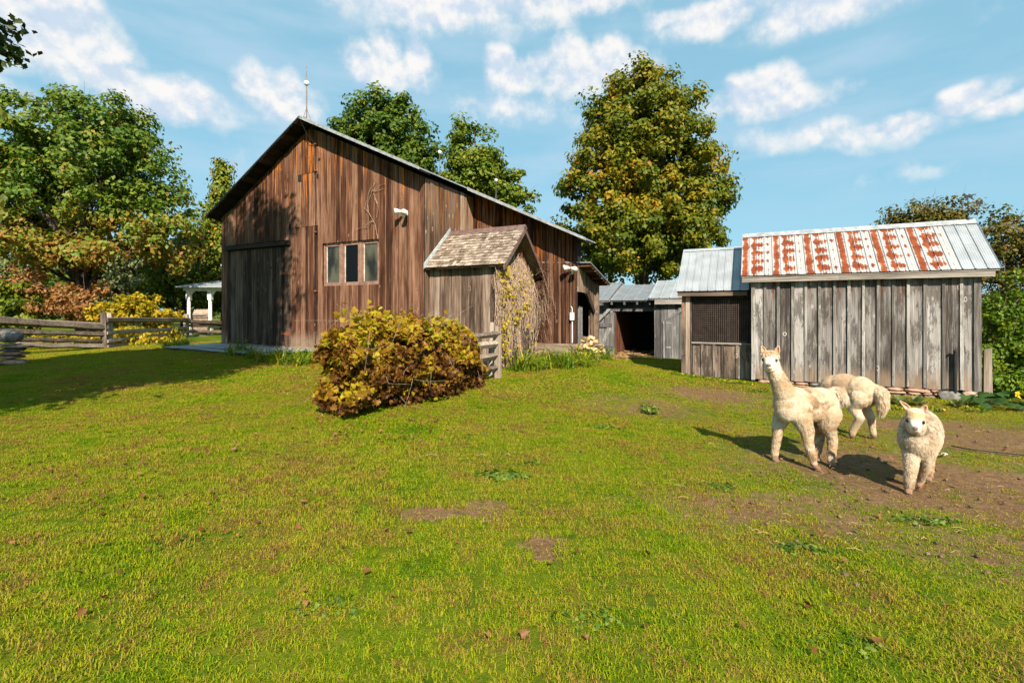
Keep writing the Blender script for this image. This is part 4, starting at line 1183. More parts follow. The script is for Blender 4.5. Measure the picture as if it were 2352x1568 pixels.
lsh = frame_thing(GAR, 'side_shed', 'narrow grey shed with a steep metal roof left of the open garage', 'shed')
a0_, a1_ = GAR.u(zoomx(-250)), GAR.u(zoomx(335))
ezl = GAR.z(1385, zoomy(497), -.35); rzl = GAR.z(1405, zoomy(238), 1.6)
roof_sheets(lsh, M['roof_grey'], GAR.u(zoomx(-250)), GAR.u(zoomx(322), -.35), -.35, ezl, 1.6, rzl, .7, rib=2)
slab(lsh, 'roof_deck', M['garage'], [(a0_, -.33, ezl - .008), (GAR.u(zoomx(318), -.35), -.33, ezl - .008), (GAR.u(zoomx(318), -.35), 1.6, rzl - .008), (a0_, 1.6, rzl - .008)], .05)
slab(lsh, 'roof_deck', M['roof_grey'], [(a0_, 1.602, rzl), (GAR.u(zoomx(318), -.35), 1.602, rzl), (GAR.u(zoomx(318), -.35), 3.3, ezl), (a0_, 3.3, ezl)], .05)
lw_ = wall_panel(lsh, 'front_wall', face_front(.1), [(a0_, GZ - .1), (g0 - .02, GZ - .1), (g0 - .02, ezl), (a0_, ezl)], M['inner'])
boards(lw_, M['garage'], face_front(.1), a0_, g0 - .02, lambda a: GZ - .1, lambda a: ezl - .05, .22, 85, gap=.01)
mb = MB(); mb.box(a0_, GAR.u(zoomx(240), -.35), -.31, -.28, ezl - .17, ezl - .06); mb.build('fascia', M['garage'], lsh)
mb = MB(); mb.hexa([(dl0 - .1, -.26, dzs - .04), (dl0 + .02, -.26, dzs - .04), (dl0 + .02, -.2, dzs - .04), (dl0 - .1, -.2, dzs - .04), (dl0 + .36, -.26, dzt_ + .12), (dl0 + .5, -.26, dzt_ + .12), (dl0 + .5, -.2, dzt_ + .12), (dl0 + .36, -.2, dzt_ + .12)]); mb.build('eave_brace', M['garage'], lsh)

rsd = frame_thing(GAR, 'tool_shed', 'grey tool shed with clipped corner plank door beside the wire pen', 'shed')
b0_ = g1 + .02; b1_ = GAR.u(1640)
ezr = GAR.z(1530, zoomy(462), -.42); rzr = GAR.z(1535, zoomy(200), 1.2)
roof_sheets(rsd, M['roof'], GAR.u(zoomx(910), -.42), b1_, -.42, ezr, 1.2, rzr, .62, rib=2)
slab(rsd, 'roof_deck', M['garage'], [(GAR.u(zoomx(915), -.42), -.4, ezr - .008), (b1_, -.4, ezr - .008), (b1_, 1.2, rzr - .008), (GAR.u(zoomx(915), -.42), 1.2, rzr - .008)], .04)
slab(rsd, 'roof_deck', M['roof'], [(GAR.u(zoomx(915), -.42), 1.202, rzr), (b1_, 1.202, rzr), (b1_, 2.9, ezr), (GAR.u(zoomx(915), -.42), 2.9, ezr)], .04)
mb = MB(); mb.box(GAR.u(zoomx(998), -.4), b1_, -.4, -.36, ezr - .2, ezr - .05); mb.build('fascia', M['fascia'], rsd)
rw_ = wall_panel(rsd, 'front_wall', face_front(-.2), [(b0_, GZ - .1), (b1_, GZ - .1), (b1_, ezr - .05), (b0_, ezr - .05)], M['inner'], -.1)
boards(rw_, M['garage'], face_front(-.2), b0_, b1_, lambda a: GZ - .06, lambda a: ezr - .08, .24, 87, gap=.01)
mb = MB(); mb.box(b0_ - .02, b0_ + .03, -.2, 1.0, GZ - .1, ezr - .1); mb.build('side_wall', M['garage'], rsd)
q0, q1 = GAR.u(zoomx(1165), -.24), GAR.u(zoomx(1400), -.24)
qb, qt, qs = GZ + .0, GAR.z(1540, zoomy(668), -.24), GAR.z(1510, zoomy(800), -.24)
dd = wall_panel(rsd, 'plank_door', face_front(-.225), [(q0, qb), (q1 + .2, qb), (q1 + .2, qt), (q0 + .5, qt), (q0, qs)], M['inner'], -.005, .006)
boards(dd, M['garage'], face_front(-.233), q0, q1 + .2, lambda a: qb, lambda a: qt if a > q0 + .5 else qs + (a - q0) / .5 * (qt - qs), .24, 89, gap=.008, thick=.02)
mb = MB(); mb.box(q0 - .1, q0 - .015, -.275, -.232, qb, qs); mb.hexa([(q0 - .1, -.275, qs + .0), (q0 - .015, -.275, qs), (q0 - .015, -.232, qs), (q0 - .1, -.232, qs), (q0 + .38, -.275, qt + .06), (q0 + .5, -.275, qt + .01), (q0 + .5, -.232, qt + .01), (q0 + .38, -.232, qt + .06)]); mb.box(q0 + .4, q1 + .2, -.276, -.233, qt + .02, qt + .16); mb.build('door_frame', M['garage'], rsd)
for zc in (qs - .06, qb + .4):
    mb = MB(); mb.box(q0 + .0, q0 + .17, -.268, -.256, zc - .02, zc + .02); mb.build('hinge', M['trim'], dd)

# ------------------------------------------------------------------ plank ramp before the great door
rp = frame_thing(BARN, 'plank_ramp', 'low grey plank platform in front of the great barn door', 'platform')
pa0, pa1 = UL - .25, BARN.u(655, -.9)
for k in range(6):
    l0 = -.05 - k * .235
    mb = MB(); mb.hexa([(pa0 - .04 * k, l0 - .22, .52 - .004 * k), (pa1 - random.uniform(0, .06), l0 - .22, .47 - .004 * k), (pa1 - random.uniform(0, .06), l0, .47 - .004 * k), (pa0 - .04 * k, l0, .52 - .004 * k),
                        (pa0 - .04 * k, l0 - .22, .565 - .006 * k), (pa1 - .01, l0 - .22, .515 - .006 * k), (pa1 - .02, l0, .515 - .006 * k), (pa0 - .04 * k, l0, .565 - .006 * k)])
    mb.build('plank', M['ramp'], rp)
for a in (pa0 + .1, (pa0 + pa1) / 2, pa1 - .15):
    mb = MB(); mb.box(a - .08, a + .08, -1.44, -.06, .16, .468); mb.build('joist', M['dark_wood'], rp)

# ------------------------------------------------------------------ split rail fences
def rail_mesh(p, q, r0, r1, seed):
    rr_ = random.Random(seed)
    n = 7; pts = []; rd = []
    for k in range(n):
        t_ = k / (n - 1)
        pts.append(tuple(p[i] + (q[i] - p[i]) * t_ + (rr_.uniform(-.018, .018) if 0 < k < n - 1 else 0) for i in range(3)))
        rd.append((r0 + (r1 - r0) * t_) * rr_.uniform(.82, 1.15))
    mb = MB(); mb.tube(pts, rd, 5)
    return mb
def fence_post(parent, x, y, hgt, r_, seed, lean=0.0):
    rr_ = random.Random(seed); z = h(x, y)
    mb = MB(); mb.tube([(x, y, z - .15), (x + lean * .4, y, z + hgt * .4), (x + lean * .8, y, z + hgt * .8), (x + lean, y, z + hgt)], [r_ * 1.1, r_, r_ * .95, r_ * .8], 6); return mb.build('post', M['post'], parent)

def at_depth(px, py, Y): return ((px - HX) / F * Y, Y, EYE - (py - HY) / F * Y)
fence = thing('rail_fence', 'old split rail fence of grey logs running past the oak to the barn', 'fence')
PA = at_depth(240, 800, 17.2); PB = at_depth(427, 776, 23.8)
fence_post(fence, PA[0], PA[1], 1.28, .105, 1, -.04); fence_post(fence, PB[0], PB[1], 1.15, .12, 2, 0.0)
fence_post(fence, PA[0] - .12, PA[1] + .38, 1.25, .10, 3, -.02); fence_post(fence, PB[0] - .25, PB[1] + .45, 1.12, .10, 4)
for (x0, y0, x1, y1, r0, r1) in ((-60, 733, 245, 752, .175, .10), (-60, 729, 245, 744, .05, .045), (-60, 757, 245, 767, .105, .10), (40, 780, 245, 782, .075, .07), (40, 792, 245, 795, .10, .09)):
    rail_mesh(at_depth(x0, y0, 13.6 + .9 * (x0 > 0)), at_depth(x1, y1, 17.3), r0, r1, x0 + y0).build('rail', M['rail'], fence)
for (x0, y0, x1, y1, r0, r1) in ((243, 735, 432, 735, .10, .12), (243, 765, 432, 752, .09, .075), (245, 784, 432, 762, .085, .075), (245, 795, 432, 774, .08, .11), (248, 802, 400, 797, .07, .07)):
    rail_mesh(at_depth(x0, y0, 17.2), at_depth(x1, y1, 23.7), r0, r1, x0 * 3 + y0).build('rail', M['rail'], fence)
for (x0, y0, x1, y1, r0, r1) in ((430, 738, 515, 742, .13, .12), (430, 747, 515, 749, .08, .08), (432, 761, 515, 762, .10, .10), (432, 773, 515, 774, .10, .10)):
    rail_mesh(at_depth(x0, y0, 24.0), at_depth(x1, y1, 26.5), r0, r1, x0 * 5 + y0).build('rail', M['rail'], fence)

gf = thing('rail_fence', 'short run of split rails and posts buried under the grape vine', 'fence')
GA = (-.30, 10.05); GB = (-2.45, 6.55)
fence_post(gf, GA[0], GA[1], 1.08, .085, 11); fence_post(gf, GA[0] - .14, GA[1] + .28, 1.15, .07, 12); fence_post(gf, (GA[0] + GB[0]) / 2, (GA[1] + GB[1]) / 2, 1.15, .08, 13); fence_post(gf, GB[0] + .25, GB[1] + .42, .95, .07, 14)
for k, zz in enumerate((.22, .48, .72, .92)):
    rail_mesh((GA[0], GA[1], h(*GA) + zz), (GB[0] + .35, GB[1] + .58, h(*GB) + zz + .03), .07, .06, 90 + k).build('rail', M['rail'], gf)

# ------------------------------------------------------------------ firewood, each log a thing
r_ = random.Random(21)
n_log = 0
for row in range(6):
    for k in range(7 - row):
        px = 1332 + k * 9.5 + row * 3.2 + r_.uniform(-2, 2); py = 808 - row * 6.2 + r_.uniform(-1.5, 1.5)
        if px > 1384: continue
        p = at_depth(px, py, 12.35 + r_.uniform(-.12, .12))
        ln = r_.uniform(.16, .26); rd = r_.uniform(.045, .075)
        an = r_.uniform(-1.0, 1.0); tl = r_.uniform(-.35, .35)
        mb = MB()
        seg = 5
        pts_a, pts_b = [], []
        for q in range(seg):
            w_ = 2 * math.pi * q / seg + r_.uniform(-.3, .3); rr2 = rd * r_.uniform(.7, 1.1)
            pts_a.append((-ln / 2, rr2 * math.cos(w_), rr2 * math.sin(w_))); pts_b.append((ln / 2, rr2 * math.cos(w_), rr2 * math.sin(w_)))
        mb.prism(pts_a, pts_b)
        me = mesh_from('firewood_log', mb.v, mb.f, M['loge'])
        me.materials.append(M['logb'])
        for i, pl in enumerate(me.polygons):
            if i >= 2 and i % 2: pl.material_index = 1
        o = link('firewood_log', me)
        o.location = p; o.rotation_euler = (r_.uniform(0, 6), tl, an)
        tag(o, 'split firewood log in the pile at the annex doorway', 'firewood log', 'firewood piled at the annex doorway'); n_log += 1

# ------------------------------------------------------------------ red house with porch, far left, and its grill
HD = 25.6
hp = at_depth(434, 772, HD)
house = thing('house', 'red sided house corner with white porch posts behind the barn', 'house', (hp[0], hp[1], 0), 0)
def hz_(py): return EYE - (py - HY) / F * HD
def hx_(px): return (px - 434) / F * HD
for px in (434, 483):
    mb = MB(); x = hx_(px); mb.box(x - .10, x + .10, -.1, .1, .2, .75); mb.tube([(x, 0, .75), (x, 0, 2.2)], .085, 8); mb.box(x - .1, x + .1, -.1, .1, 2.2, hz_(668)); mb.prism([(x + .1, -.03, 2.45), (x + .1, -.03, hz_(668)), (x + .32, -.03, hz_(668))], [(x + .1, .03, 2.45), (x + .1, .03, hz_(668)), (x + .32, .03, hz_(668))])
    mb.build('porch_post', M['white'], house)
mb = MB(); mb.box(hx_(434) - .2, 6, -.16, .16, hz_(668), hz_(660)); mb.build('porch_beam', M['white'], house)
mb = MB(); mb.hexa([(hx_(416), -.5, hz_(661)), (6, -.5, hz_(661)), (6, 3, hz_(661)), (hx_(416), 3, hz_(661)), (hx_(418), -.5, hz_(658)), (6, -.5, hz_(658)), (6, 2.6, hz_(627)), (hx_(416) + 2.4, 2.6, hz_(627))]); mb.build('porch_roof', M['roof'], house)
mb = MB(); mb.box(hx_(500), 6, 2.2, 8, .1, hz_(606)); mb.build('wall', M['red'], house)
mb = MB(); mb.hexa([(hx_(475), 1.2, hz_(606)), (6, 1.2, hz_(606)), (6, 9, hz_(606)), (hx_(475), 9, hz_(606)), (hx_(475), 1.2, hz_(602)), (6, 1.2, hz_(602)), (5, 5, hz_(560)), (hx_(475) + 3, 5, hz_(560))]); mb.build('roof', M['roof'], house)
gp = at_depth(462, 770, 26.2)
gr = thing('barbecue_grill', 'steel barbecue grill with closed hood on the porch', 'grill', (gp[0], gp[1], h(gp[0], gp[1])), .2)
mb = MB(); mb.box(-.45, .45, -.25, .25, .1, .95); mb.build('cabinet', M['grill'], gr)
mb = MB(); mb.prism([(-.5, -.3, .96), (-.5, .3, .96), (-.5, .3, 1.2), (-.5, .1, 1.42), (-.5, -.15, 1.38), (-.5, -.3, 1.15)], [(.5, -.3, .96), (.5, .3, .96), (.5, .3, 1.2), (.5, .1, 1.42), (.5, -.15, 1.38), (.5, -.3, 1.15)]); mb.build('hood', M['grill'], gr)
mb = MB(); mb.tube([(-.35, -.36, 1.1), (.35, -.36, 1.1)], .02, 6); mb.build('handle', M['trim'], gr)
for s in (-1, 1):
    mb = MB(); mb.box(s * .5 if s > 0 else -.85, .85 if s > 0 else -.5, -.24, .24, .9, .95); mb.build('side_shelf', M['grill'], gr)

# ------------------------------------------------------------------ stone stack at the left edge
c0 = ground_at(25, 838)
zc = h(*c0)
stk = [((.0, 0, .07), (.30, .2, .075), 'stone_red', .6), ((.28, -.03, .06), (.13, .12, .06), 'stone', .4), ((-.1, 0, .19), (.34, .22, .045), 'stone', .6), ((.05, 0, .28), (.30, .2, .045), 'stone_red', .6), ((.02, .02, .37), (.24, .19, .045), 'stone_grey', .6), ((.15, 0, .445), (.32, .2, .03), 'stone_red', .6), ((-.08, .0, .5), (.26, .2, .028), 'stone', .6)]
for k, (c, s, mt, fl) in enumerate(stk):
    o = stone(None, 'stone', M[mt], (0, 0, 0), s, 40 + k, .1 * k, fl)
    o.location = (c0[0] + c[0], c0[1] + c[1], zc + c[2])
    tag(o, ['broad reddish base slab of the stone stack by the rail fence', 'small loose stone on the grass against the stone stack', 'brown slab lying directly on the base of the stone stack', 'reddish slab in the middle of the stone stack', 'grey slab in the middle of the stone stack', 'wide thin reddish slab jutting from the upper stone stack', 'thin brown slab directly under the boulder of the stone stack'][k], 'stone', 'flat slabs of the stone stack')
o = stone(None, 'boulder', M['stone_grey'], (0, 0, 0), (.27, .2, .165), 55, 0, .12); o.location = (c0[0] - .02, c0[1], zc + .69)
for p_ in o.data.polygons: p_.use_smooth = True
tag(o, 'round grey boulder resting on top of the stone stack', 'boulder')
# ------------------------------------------------------------------ foliage
T_QUAD = (np.array([(0, -.1, 0), (.36, .42, .06), (0, 1.0, -.08), (-.36, .42, .06)]), np.array([(0, 1, 2), (0, 2, 3)]))
_ol = [(0, -.12), (.42, -.22), (.55, .2), (.3, .33), (.36, .66), (.12, .6), (0, 1.0), (-.12, .6), (-.36, .66), (-.3, .33), (-.55, .2), (-.42, -.22)]
T_LOBE = (np.array([(0, .22, .09)] + [(x, y, -.06 * (abs(x) + y)) for x, y in _ol]), np.array([(0, 1 + k, 1 + (k + 1) % 12) for k in range(12)]))
_ml = [(0, -.1), (.5, .1), (.2, .35), (.55, .62), (.16, .62), (0, 1.05), (-.16, .62), (-.55, .62), (-.2, .35), (-.5, .1)]
T_MAPLE = (np.array([(0, .3, .07)] + [(x, y, -.05) for x, y in _ml]), np.array([(0, 1 + k, 1 + (k + 1) % 10) for k in range(10)]))

def norm(a): return a / np.maximum(np.linalg.norm(a, axis=-1, keepdims=True), 1e-9)

def leaf_arrays(c, n, size, rnd, r, tmpl=T_QUAD, droop=0.0):
    """c, n (N,3) centres and facing; returns verts, tris, rnd per vertex"""
    N = len(c)
    n = norm(n)
    up = norm(r.normal(size=(N, 3)) + np.array([0, 0, -droop]))
    t = norm(up - n * (up * n).sum(1, keepdims=True))
    b = np.cross(t, n)
    T, tri = tmpl
    s = np.asarray(size).reshape(-1, 1, 1) if hasattr(size, '__len__') else size
    V = c[:, None] + s * (T[None, :, 0:1] * b[:, None] + (T[None, :, 1:2] - .45) * t[:, None] + T[None, :, 2:3] * n[:, None])
    k = len(T)
    tris = (np.arange(N)[:, None, None] * k + tri[None]).reshape(-1, 3)
    return V.reshape(-1, 3), tris, np.repeat(rnd, k)

def in_ellipsoids(r, ell, n, shell=0.45):
    vol = np.array([e[3] * e[4] * e[5] for e in ell]); vol = vol ** .75; pick = r.choice(len(ell), n, p=vol / vol.sum())
    d = norm(r.normal(size=(n, 3)))
    rad_ = r.uniform(0, 1, n) ** shell
    e = np.array(ell)[pick]
    p = e[:, :3] + d * rad_[:, None] * e[:, 3:6]
    return p, d

def crown_arrays(ell, n_cl, per, cl_r, size, seed, tmpl=T_QUAD, shell=.45, bias=None, flat=.75, up=.45, rough=.5, droop=.6):
    r = np.random.default_rng(seed)
    cc, dd = in_ellipsoids(r, ell, n_cl, shell)
    rr_ = r.uniform(.55, 1.35, n_cl) * cl_r
    tone = r.uniform(-.16, .16, n_cl)
    k = np.repeat(np.arange(n_cl), per)
    off = norm(r.normal(size=(len(k), 3))) * (r.uniform(0, 1, len(k)) ** .5)[:, None]
    off *= rr_[k][:, None]; off[:, 2] *= flat
    c = cc[k] + off
    nrm = norm(off) * .8 + dd[k] * .5 + np.array([0, 0, up]) + r.normal(size=(len(k), 3)) * rough
    rnd = np.clip(r.normal(.45, .17, len(k)) + tone[k] + (bias(c) if bias else 0), 0.01, .99)
    sz = r.uniform(.7, 1.25, len(k)) * size
    return leaf_arrays(c, nrm, sz, rnd, r, tmpl, droop), cc

def join(parts):
    v, f, a = [], [], []; o = 0
    for (V, Fc, A) in parts:
        v.append(V); f.append(Fc + o); a.append(A); o += len(V)
    return np.concatenate(v), np.concatenate(f), np.concatenate(a)

def limb_path(p, q, r, sag=.12, n=6):
    p, q = np.array(p, float), np.array(q, float)
    L = np.linalg.norm(q - p)
    pts = []
    for k in range(n):
        t = k / (n - 1)
        w_ = p + (q - p) * t
        w_[2] += L * sag * math.sin(t * math.pi) * (1 if r.random() < .7 else -.4)
        if 0 < k < n - 1: w_ += r.normal(size=3) * L * .025
        pts.append(tuple(w_))
    return pts

def tree(name, label, base, trunk_h, trunk_r, ell, n_cl, per, cl_r, size, mat, seed, group=None, bark='bark', limbs=16, tmpl=T_QUAD, shell=.45, bias=None, cat='tree', up=.45, extra=None, twigs=0, limb_lo=.45, rough=.5, droop=.6):
    r = np.random.default_rng(seed + 1000)
    bx, by = base[0], base[1]; bz = h(bx, by) if len(base) < 3 else base[2]
    root = thing(name, label, cat, (bx, by, bz), 0, group)
    loc = [(e[0] - bx, e[1] - by, e[2] - bz, *e[3:]) for e in ell]
    arr, cc = crown_arrays(loc, n_cl, per, cl_r, size, seed, tmpl, shell, (lambda c: bias(c + np.array([bx, by, bz]))) if bias else None, up=up, rough=rough, droop=droop)
    if extra is not None: arr = join([arr, extra((bx, by, bz))])
    if trunk_r > 0:
        mb = MB()
        top = max(e[2] + e[5] * .55 for e in loc); tx, ty = loc[0][0], loc[0][1]
        pth = [(0, 0, -.25), (0, 0, .15), (.02, 0, trunk_h * .5), (tx * .2, ty * .2, trunk_h), (tx * .6, ty * .6, (trunk_h + top) / 2), (tx, ty, top)]
        mb.tube(pth, [trunk_r * 1.5, trunk_r * 1.15, trunk_r * .95, trunk_r * .85, trunk_r * .5, trunk_r * .08], 10)
        mb.build('trunk', M[bark], root, True)
        sel = r.choice(len(cc), min(limbs, len(cc)), replace=False)
        for s in sel:
            q = cc[s]
            z0 = trunk_h * r.uniform(limb_lo, 1.0) + max(0, (q[2] - trunk_h)) * r.uniform(.1, .45)
            z0 = min(z0, top * .92)
            f0 = max(0, (z0 - trunk_h) / max(top - trunk_h, .1))
            p = (tx * f0, ty * f0, z0)
            mb = MB(); r0 = trunk_r * r.uniform(.22, .42) * (1 - .6 * f0)
            path = limb_path(p, q, r)
            mb.tube(path, list(np.linspace(r0, r0 * .12, len(path))), 6)
            lb = mb.build('limb', M[bark], root, True)
    if twigs:
        mb = MB()
        for s in r.choice(len(cc), min(twigs, len(cc)), replace=False):
            q = cc[s]; p = q + r.normal(size=3) * cl_r * .5 - np.array([q[0], q[1], 0]) * .25 - np.array([0, 0, cl_r * .8])
            e = q + norm(q * np.array([1, 1, .6]))[None][0] * cl_r * r.uniform(.6, 1.5) + np.array([0, 0, .2]) * cl_r
            mb.tube(limb_path(p, e, r, .06, 4), [.022 * cl_r, .014 * cl_r, .009 * cl_r, .004 * cl_r], 3, False)
        tag(mb.build('twigs', M['twig'], root), kind='stuff')
    cr = link('crown', mesh_np('crown', arr[0], arr[1], mat, {'rnd': arr[2]}), root)
    tag(cr, kind='stuff')
    return root

L = {}
L['oak'] = leafmat('oak_leaf', [(0.0, (0.0409, 0.0963, 0.0092)), (.35, (0.0930, 0.1694, 0.0154)), (.62, (0.2045, 0.2407, 0.0277)), (.82, (0.3161, 0.1925, 0.0339)), (1.0, (0.2975, 0.1194, 0.0308))])
L['maple'] = leafmat('maple_leaf', [(0.0, (0.0516, 0.0903, 0.0056)), (.35, (0.1375, 0.1597, 0.0083)), (.6, (0.2836, 0.2257, 0.0111)), (.8, (0.4039, 0.2083, 0.0139)), (1.0, (0.4297, 0.1424, 0.0167))])
L['green'] = leafmat('green_leaf', [(0.0, (0.0235, 0.0608, 0.0051)), (.4, (0.0605, 0.1184, 0.0090)), (.75, (0.1428, 0.1920, 0.0154)), (1.0, (0.3192, 0.2480, 0.0256))])
L['lime'] = leafmat('light_leaf', [(0.0, (0.0370, 0.0800, 0.0051)), (.4, (0.1008, 0.1568, 0.0102)), (.75, (0.2100, 0.2320, 0.0154)), (1.0, (0.3864, 0.2560, 0.0256))])
L['cedar'] = leafmat('cedar_spray', [(0.0, (0.0437, 0.0800, 0.0077)), (.45, (0.1260, 0.1680, 0.0102)), (.75, (0.2436, 0.2320, 0.0154)), (1.0, (0.4536, 0.1920, 0.0256))], trans=.2)
L['pine'] = leafmat('pine_needle', [(0.0, (0.0525, 0.0825, 0.0360)), (.5, (0.1275, 0.1575, 0.0600)), (1.0, (0.2400, 0.2250, 0.0840))], trans=.15)
L['rusty'] = leafmat('rusty_leaf', [(0.0, (0.1400, 0.0700, 0.0224)), (.5, (0.3360, 0.1610, 0.0560)), (1.0, (0.5040, 0.2520, 0.0896))])
L['yellow'] = leafmat('yellow_leaf', [(0.0, (0.1380, 0.1495, 0.0110)), (.4, (0.3680, 0.2875, 0.0110)), (.75, (0.5520, 0.3795, 0.0138)), (1.0, (0.4025, 0.1725, 0.0184))], trans=.4)
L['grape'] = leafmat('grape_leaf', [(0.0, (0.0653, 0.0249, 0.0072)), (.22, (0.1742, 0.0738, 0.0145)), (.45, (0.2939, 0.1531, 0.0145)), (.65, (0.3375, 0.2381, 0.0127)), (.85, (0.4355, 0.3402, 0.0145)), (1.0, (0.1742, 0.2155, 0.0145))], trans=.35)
L['lilac'] = leafmat('lilac_leaf', [(0.0, (0.0360, 0.0450, 0.0072)), (.35, (0.0975, 0.1050, 0.0120)), (.62, (0.1875, 0.1425, 0.0264)), (.85, (0.2175, 0.1125, 0.0384)), (1.0, (0.1500, 0.0675, 0.0300))])
L['creeper'] = leafmat('creeper_leaf', [(0.0, (0.0308, 0.0770, 0.0056)), (.5, (0.1050, 0.1890, 0.0090)), (1.0, (0.2940, 0.3220, 0.0224))])
L['shade'] = leafmat('shade_tree_leaf', [(0.0, (0.012, 0.028, 0.004)), (.5, (0.028, 0.052, 0.006)), (.9, (0.06, 0.085, 0.010)), (1.0, (0.2, 0.19, 0.03))], trans=.2)  # backlit, shaded look of the bough is put into the leaf colours
L['lily'] = leafmat('daylily_leaf', [(0.0, (0.0520, 0.1215, 0.0065)), (.5, (0.1262, 0.2093, 0.0086)), (.8, (0.2822, 0.2835, 0.0130)), (1.0, (0.6237, 0.4050, 0.0324))])
L['weed'] = leafmat('weed_leaf', [(0.0, (0.0540, 0.1140, 0.0115)), (.6, (0.1200, 0.1980, 0.0211)), (1.0, (0.2160, 0.2640, 0.0384))])
L['mullein'] = leafmat('mullein_leaf', [(0.0, (0.11, 0.15, 0.05)), (1.0, (0.25, 0.28, 0.12))])
L['squash'] = leafmat('squash_leaf', [(0.0, (0.022, 0.062, 0.012)), (1.0, (0.065, 0.13, 0.028))])
L['fallen'] = leafmat('fallen_leaf', [(0.0, (0.085, 0.032, 0.010)), (.5, (0.17, 0.072, 0.022)), (1.0, (0.28, 0.14, 0.05))], trans=.1)

def E(px, py, Y, rx, rz, ry=None):
    """crown lobe from its picture place: centre, half width and half height in picture units, at distance Y"""
    x, y, z = at_depth(px, py, Y); k = Y / F
    return (x, y, z, rx * k, ry if ry else (rx * k) * .9, rz * k)

# big oak over the fence
oak_b = at_depth(195, 740, 24.5)
def oak_bias(c):
    py = HY - (c[:, 2] - EYE) * F / c[:, 1]
    return np.clip((py - 480) / 340, -.12, .22) + .05
tree('oak_tree', 'broad green oak turning brown low down, growing behind the rail fence', oak_b[:2], 1.7, .36,
     [E(190, 400, 24.5, 200, 175), E(80, 330, 24.5, 110, 110), E(250, 300, 24, 110, 95), E(340, 470, 24, 95, 125), E(60, 510, 24.5, 120, 90), E(390, 540, 24, 60, 80), E(-40, 440, 25, 110, 140), E(200, 575, 23.4, 200, 38)],
     600, 84, .66, .205, L['oak'], 101, bark='bark_grey', limbs=60, bias=oak_bias, limb_lo=.8, shell=.42, twigs=160)
# the cedars
def cone(px, top, bot, half, Y, n=5):
    out = []
    for k in range(n):
        t = (k + .5) / n
        out.append(E(px, top + (bot - top) * t, Y, half * (.18 + .82 * t), (bot - top) / n * .75))
    return out
cb = at_depth(512, 740, 30)
tree('cedar_tree', 'pointed cedar rising between the oak and the barn roof', cb[:2], 2, .16, cone(512, 372, 700, 62, 30, 7), 260, 75, .62, .21, L['cedar'], 111, limbs=10, shell=.6, up=.2, droop=2.0)
cb = at_depth(420, 740, 31.5)
tree('cedar_tree', 'low bushy cedar with yellowing sprays behind the porch', cb[:2], 1.5, .15, [E(430, 620, 31.5, 85, 110), E(480, 560, 32, 60, 100), E(470, 660, 31, 70, 60), E(380, 660, 32, 60, 60)], 260, 80, .7, .22, L['cedar'], 112, limbs=8, shell=.55, up=.2, droop=2.0)
# two trees behind the barn roof
tb = at_depth(890, 740, 33)
tree('tree', 'dark green round crowned tree directly behind the barn ridge', tb[:2], 4.5, .3, [E(890, 330, 33, 105, 95), E(880, 270, 33, 80, 60), E(960, 380, 33, 65, 80), E(815, 330, 33, 60, 75), E(900, 440, 33, 120, 80)], 330, 115, .82, .27, L['green'], 121, limbs=16)
tb = at_depth(1105, 740, 31)
tree('tree', 'loose yellow green tree behind the lower barn roof slope', tb[:2], 3.5, .24, [E(1090, 370, 31, 70, 80), E(1110, 440, 31, 90, 80), E(1060, 420, 31, 55, 70), E(1180, 440, 31, 48, 55), E(1150, 500, 31, 80, 50), E(1060, 320, 31, 30, 45)], 210, 95, .62, .24, L['lime'], 122, limbs=16, twigs=60)
# the maple over the yard
mbp = at_depth(1480, 760, 29)
def map_bias(c):
    n = fbm(c[:, 0] * .5 + 7, c[:, 2] * .5, 5, 3)
    return (n - .5) * .6 - .13
tree('maple_tree', 'tall egg shaped maple turning orange behind the grey outbuildings', mbp[:2], 2.6, .36,
     [E(1475, 430, 29, 185, 200), E(1470, 270, 29, 115, 120), E(1478, 205, 29, 80, 58), E(1395, 265, 29, 62, 75), E(1558, 262, 29, 62, 75), E(1390, 480, 28.5, 115, 140), E(1570, 470, 28.5, 105, 150), E(1470, 560, 28, 180, 95), E(1400, 330, 29, 85, 95), E(1545, 320, 29, 85, 95)],
     800, 105, .70, .225, L['maple'], 131, limbs=26, bias=map_bias, shell=.34)
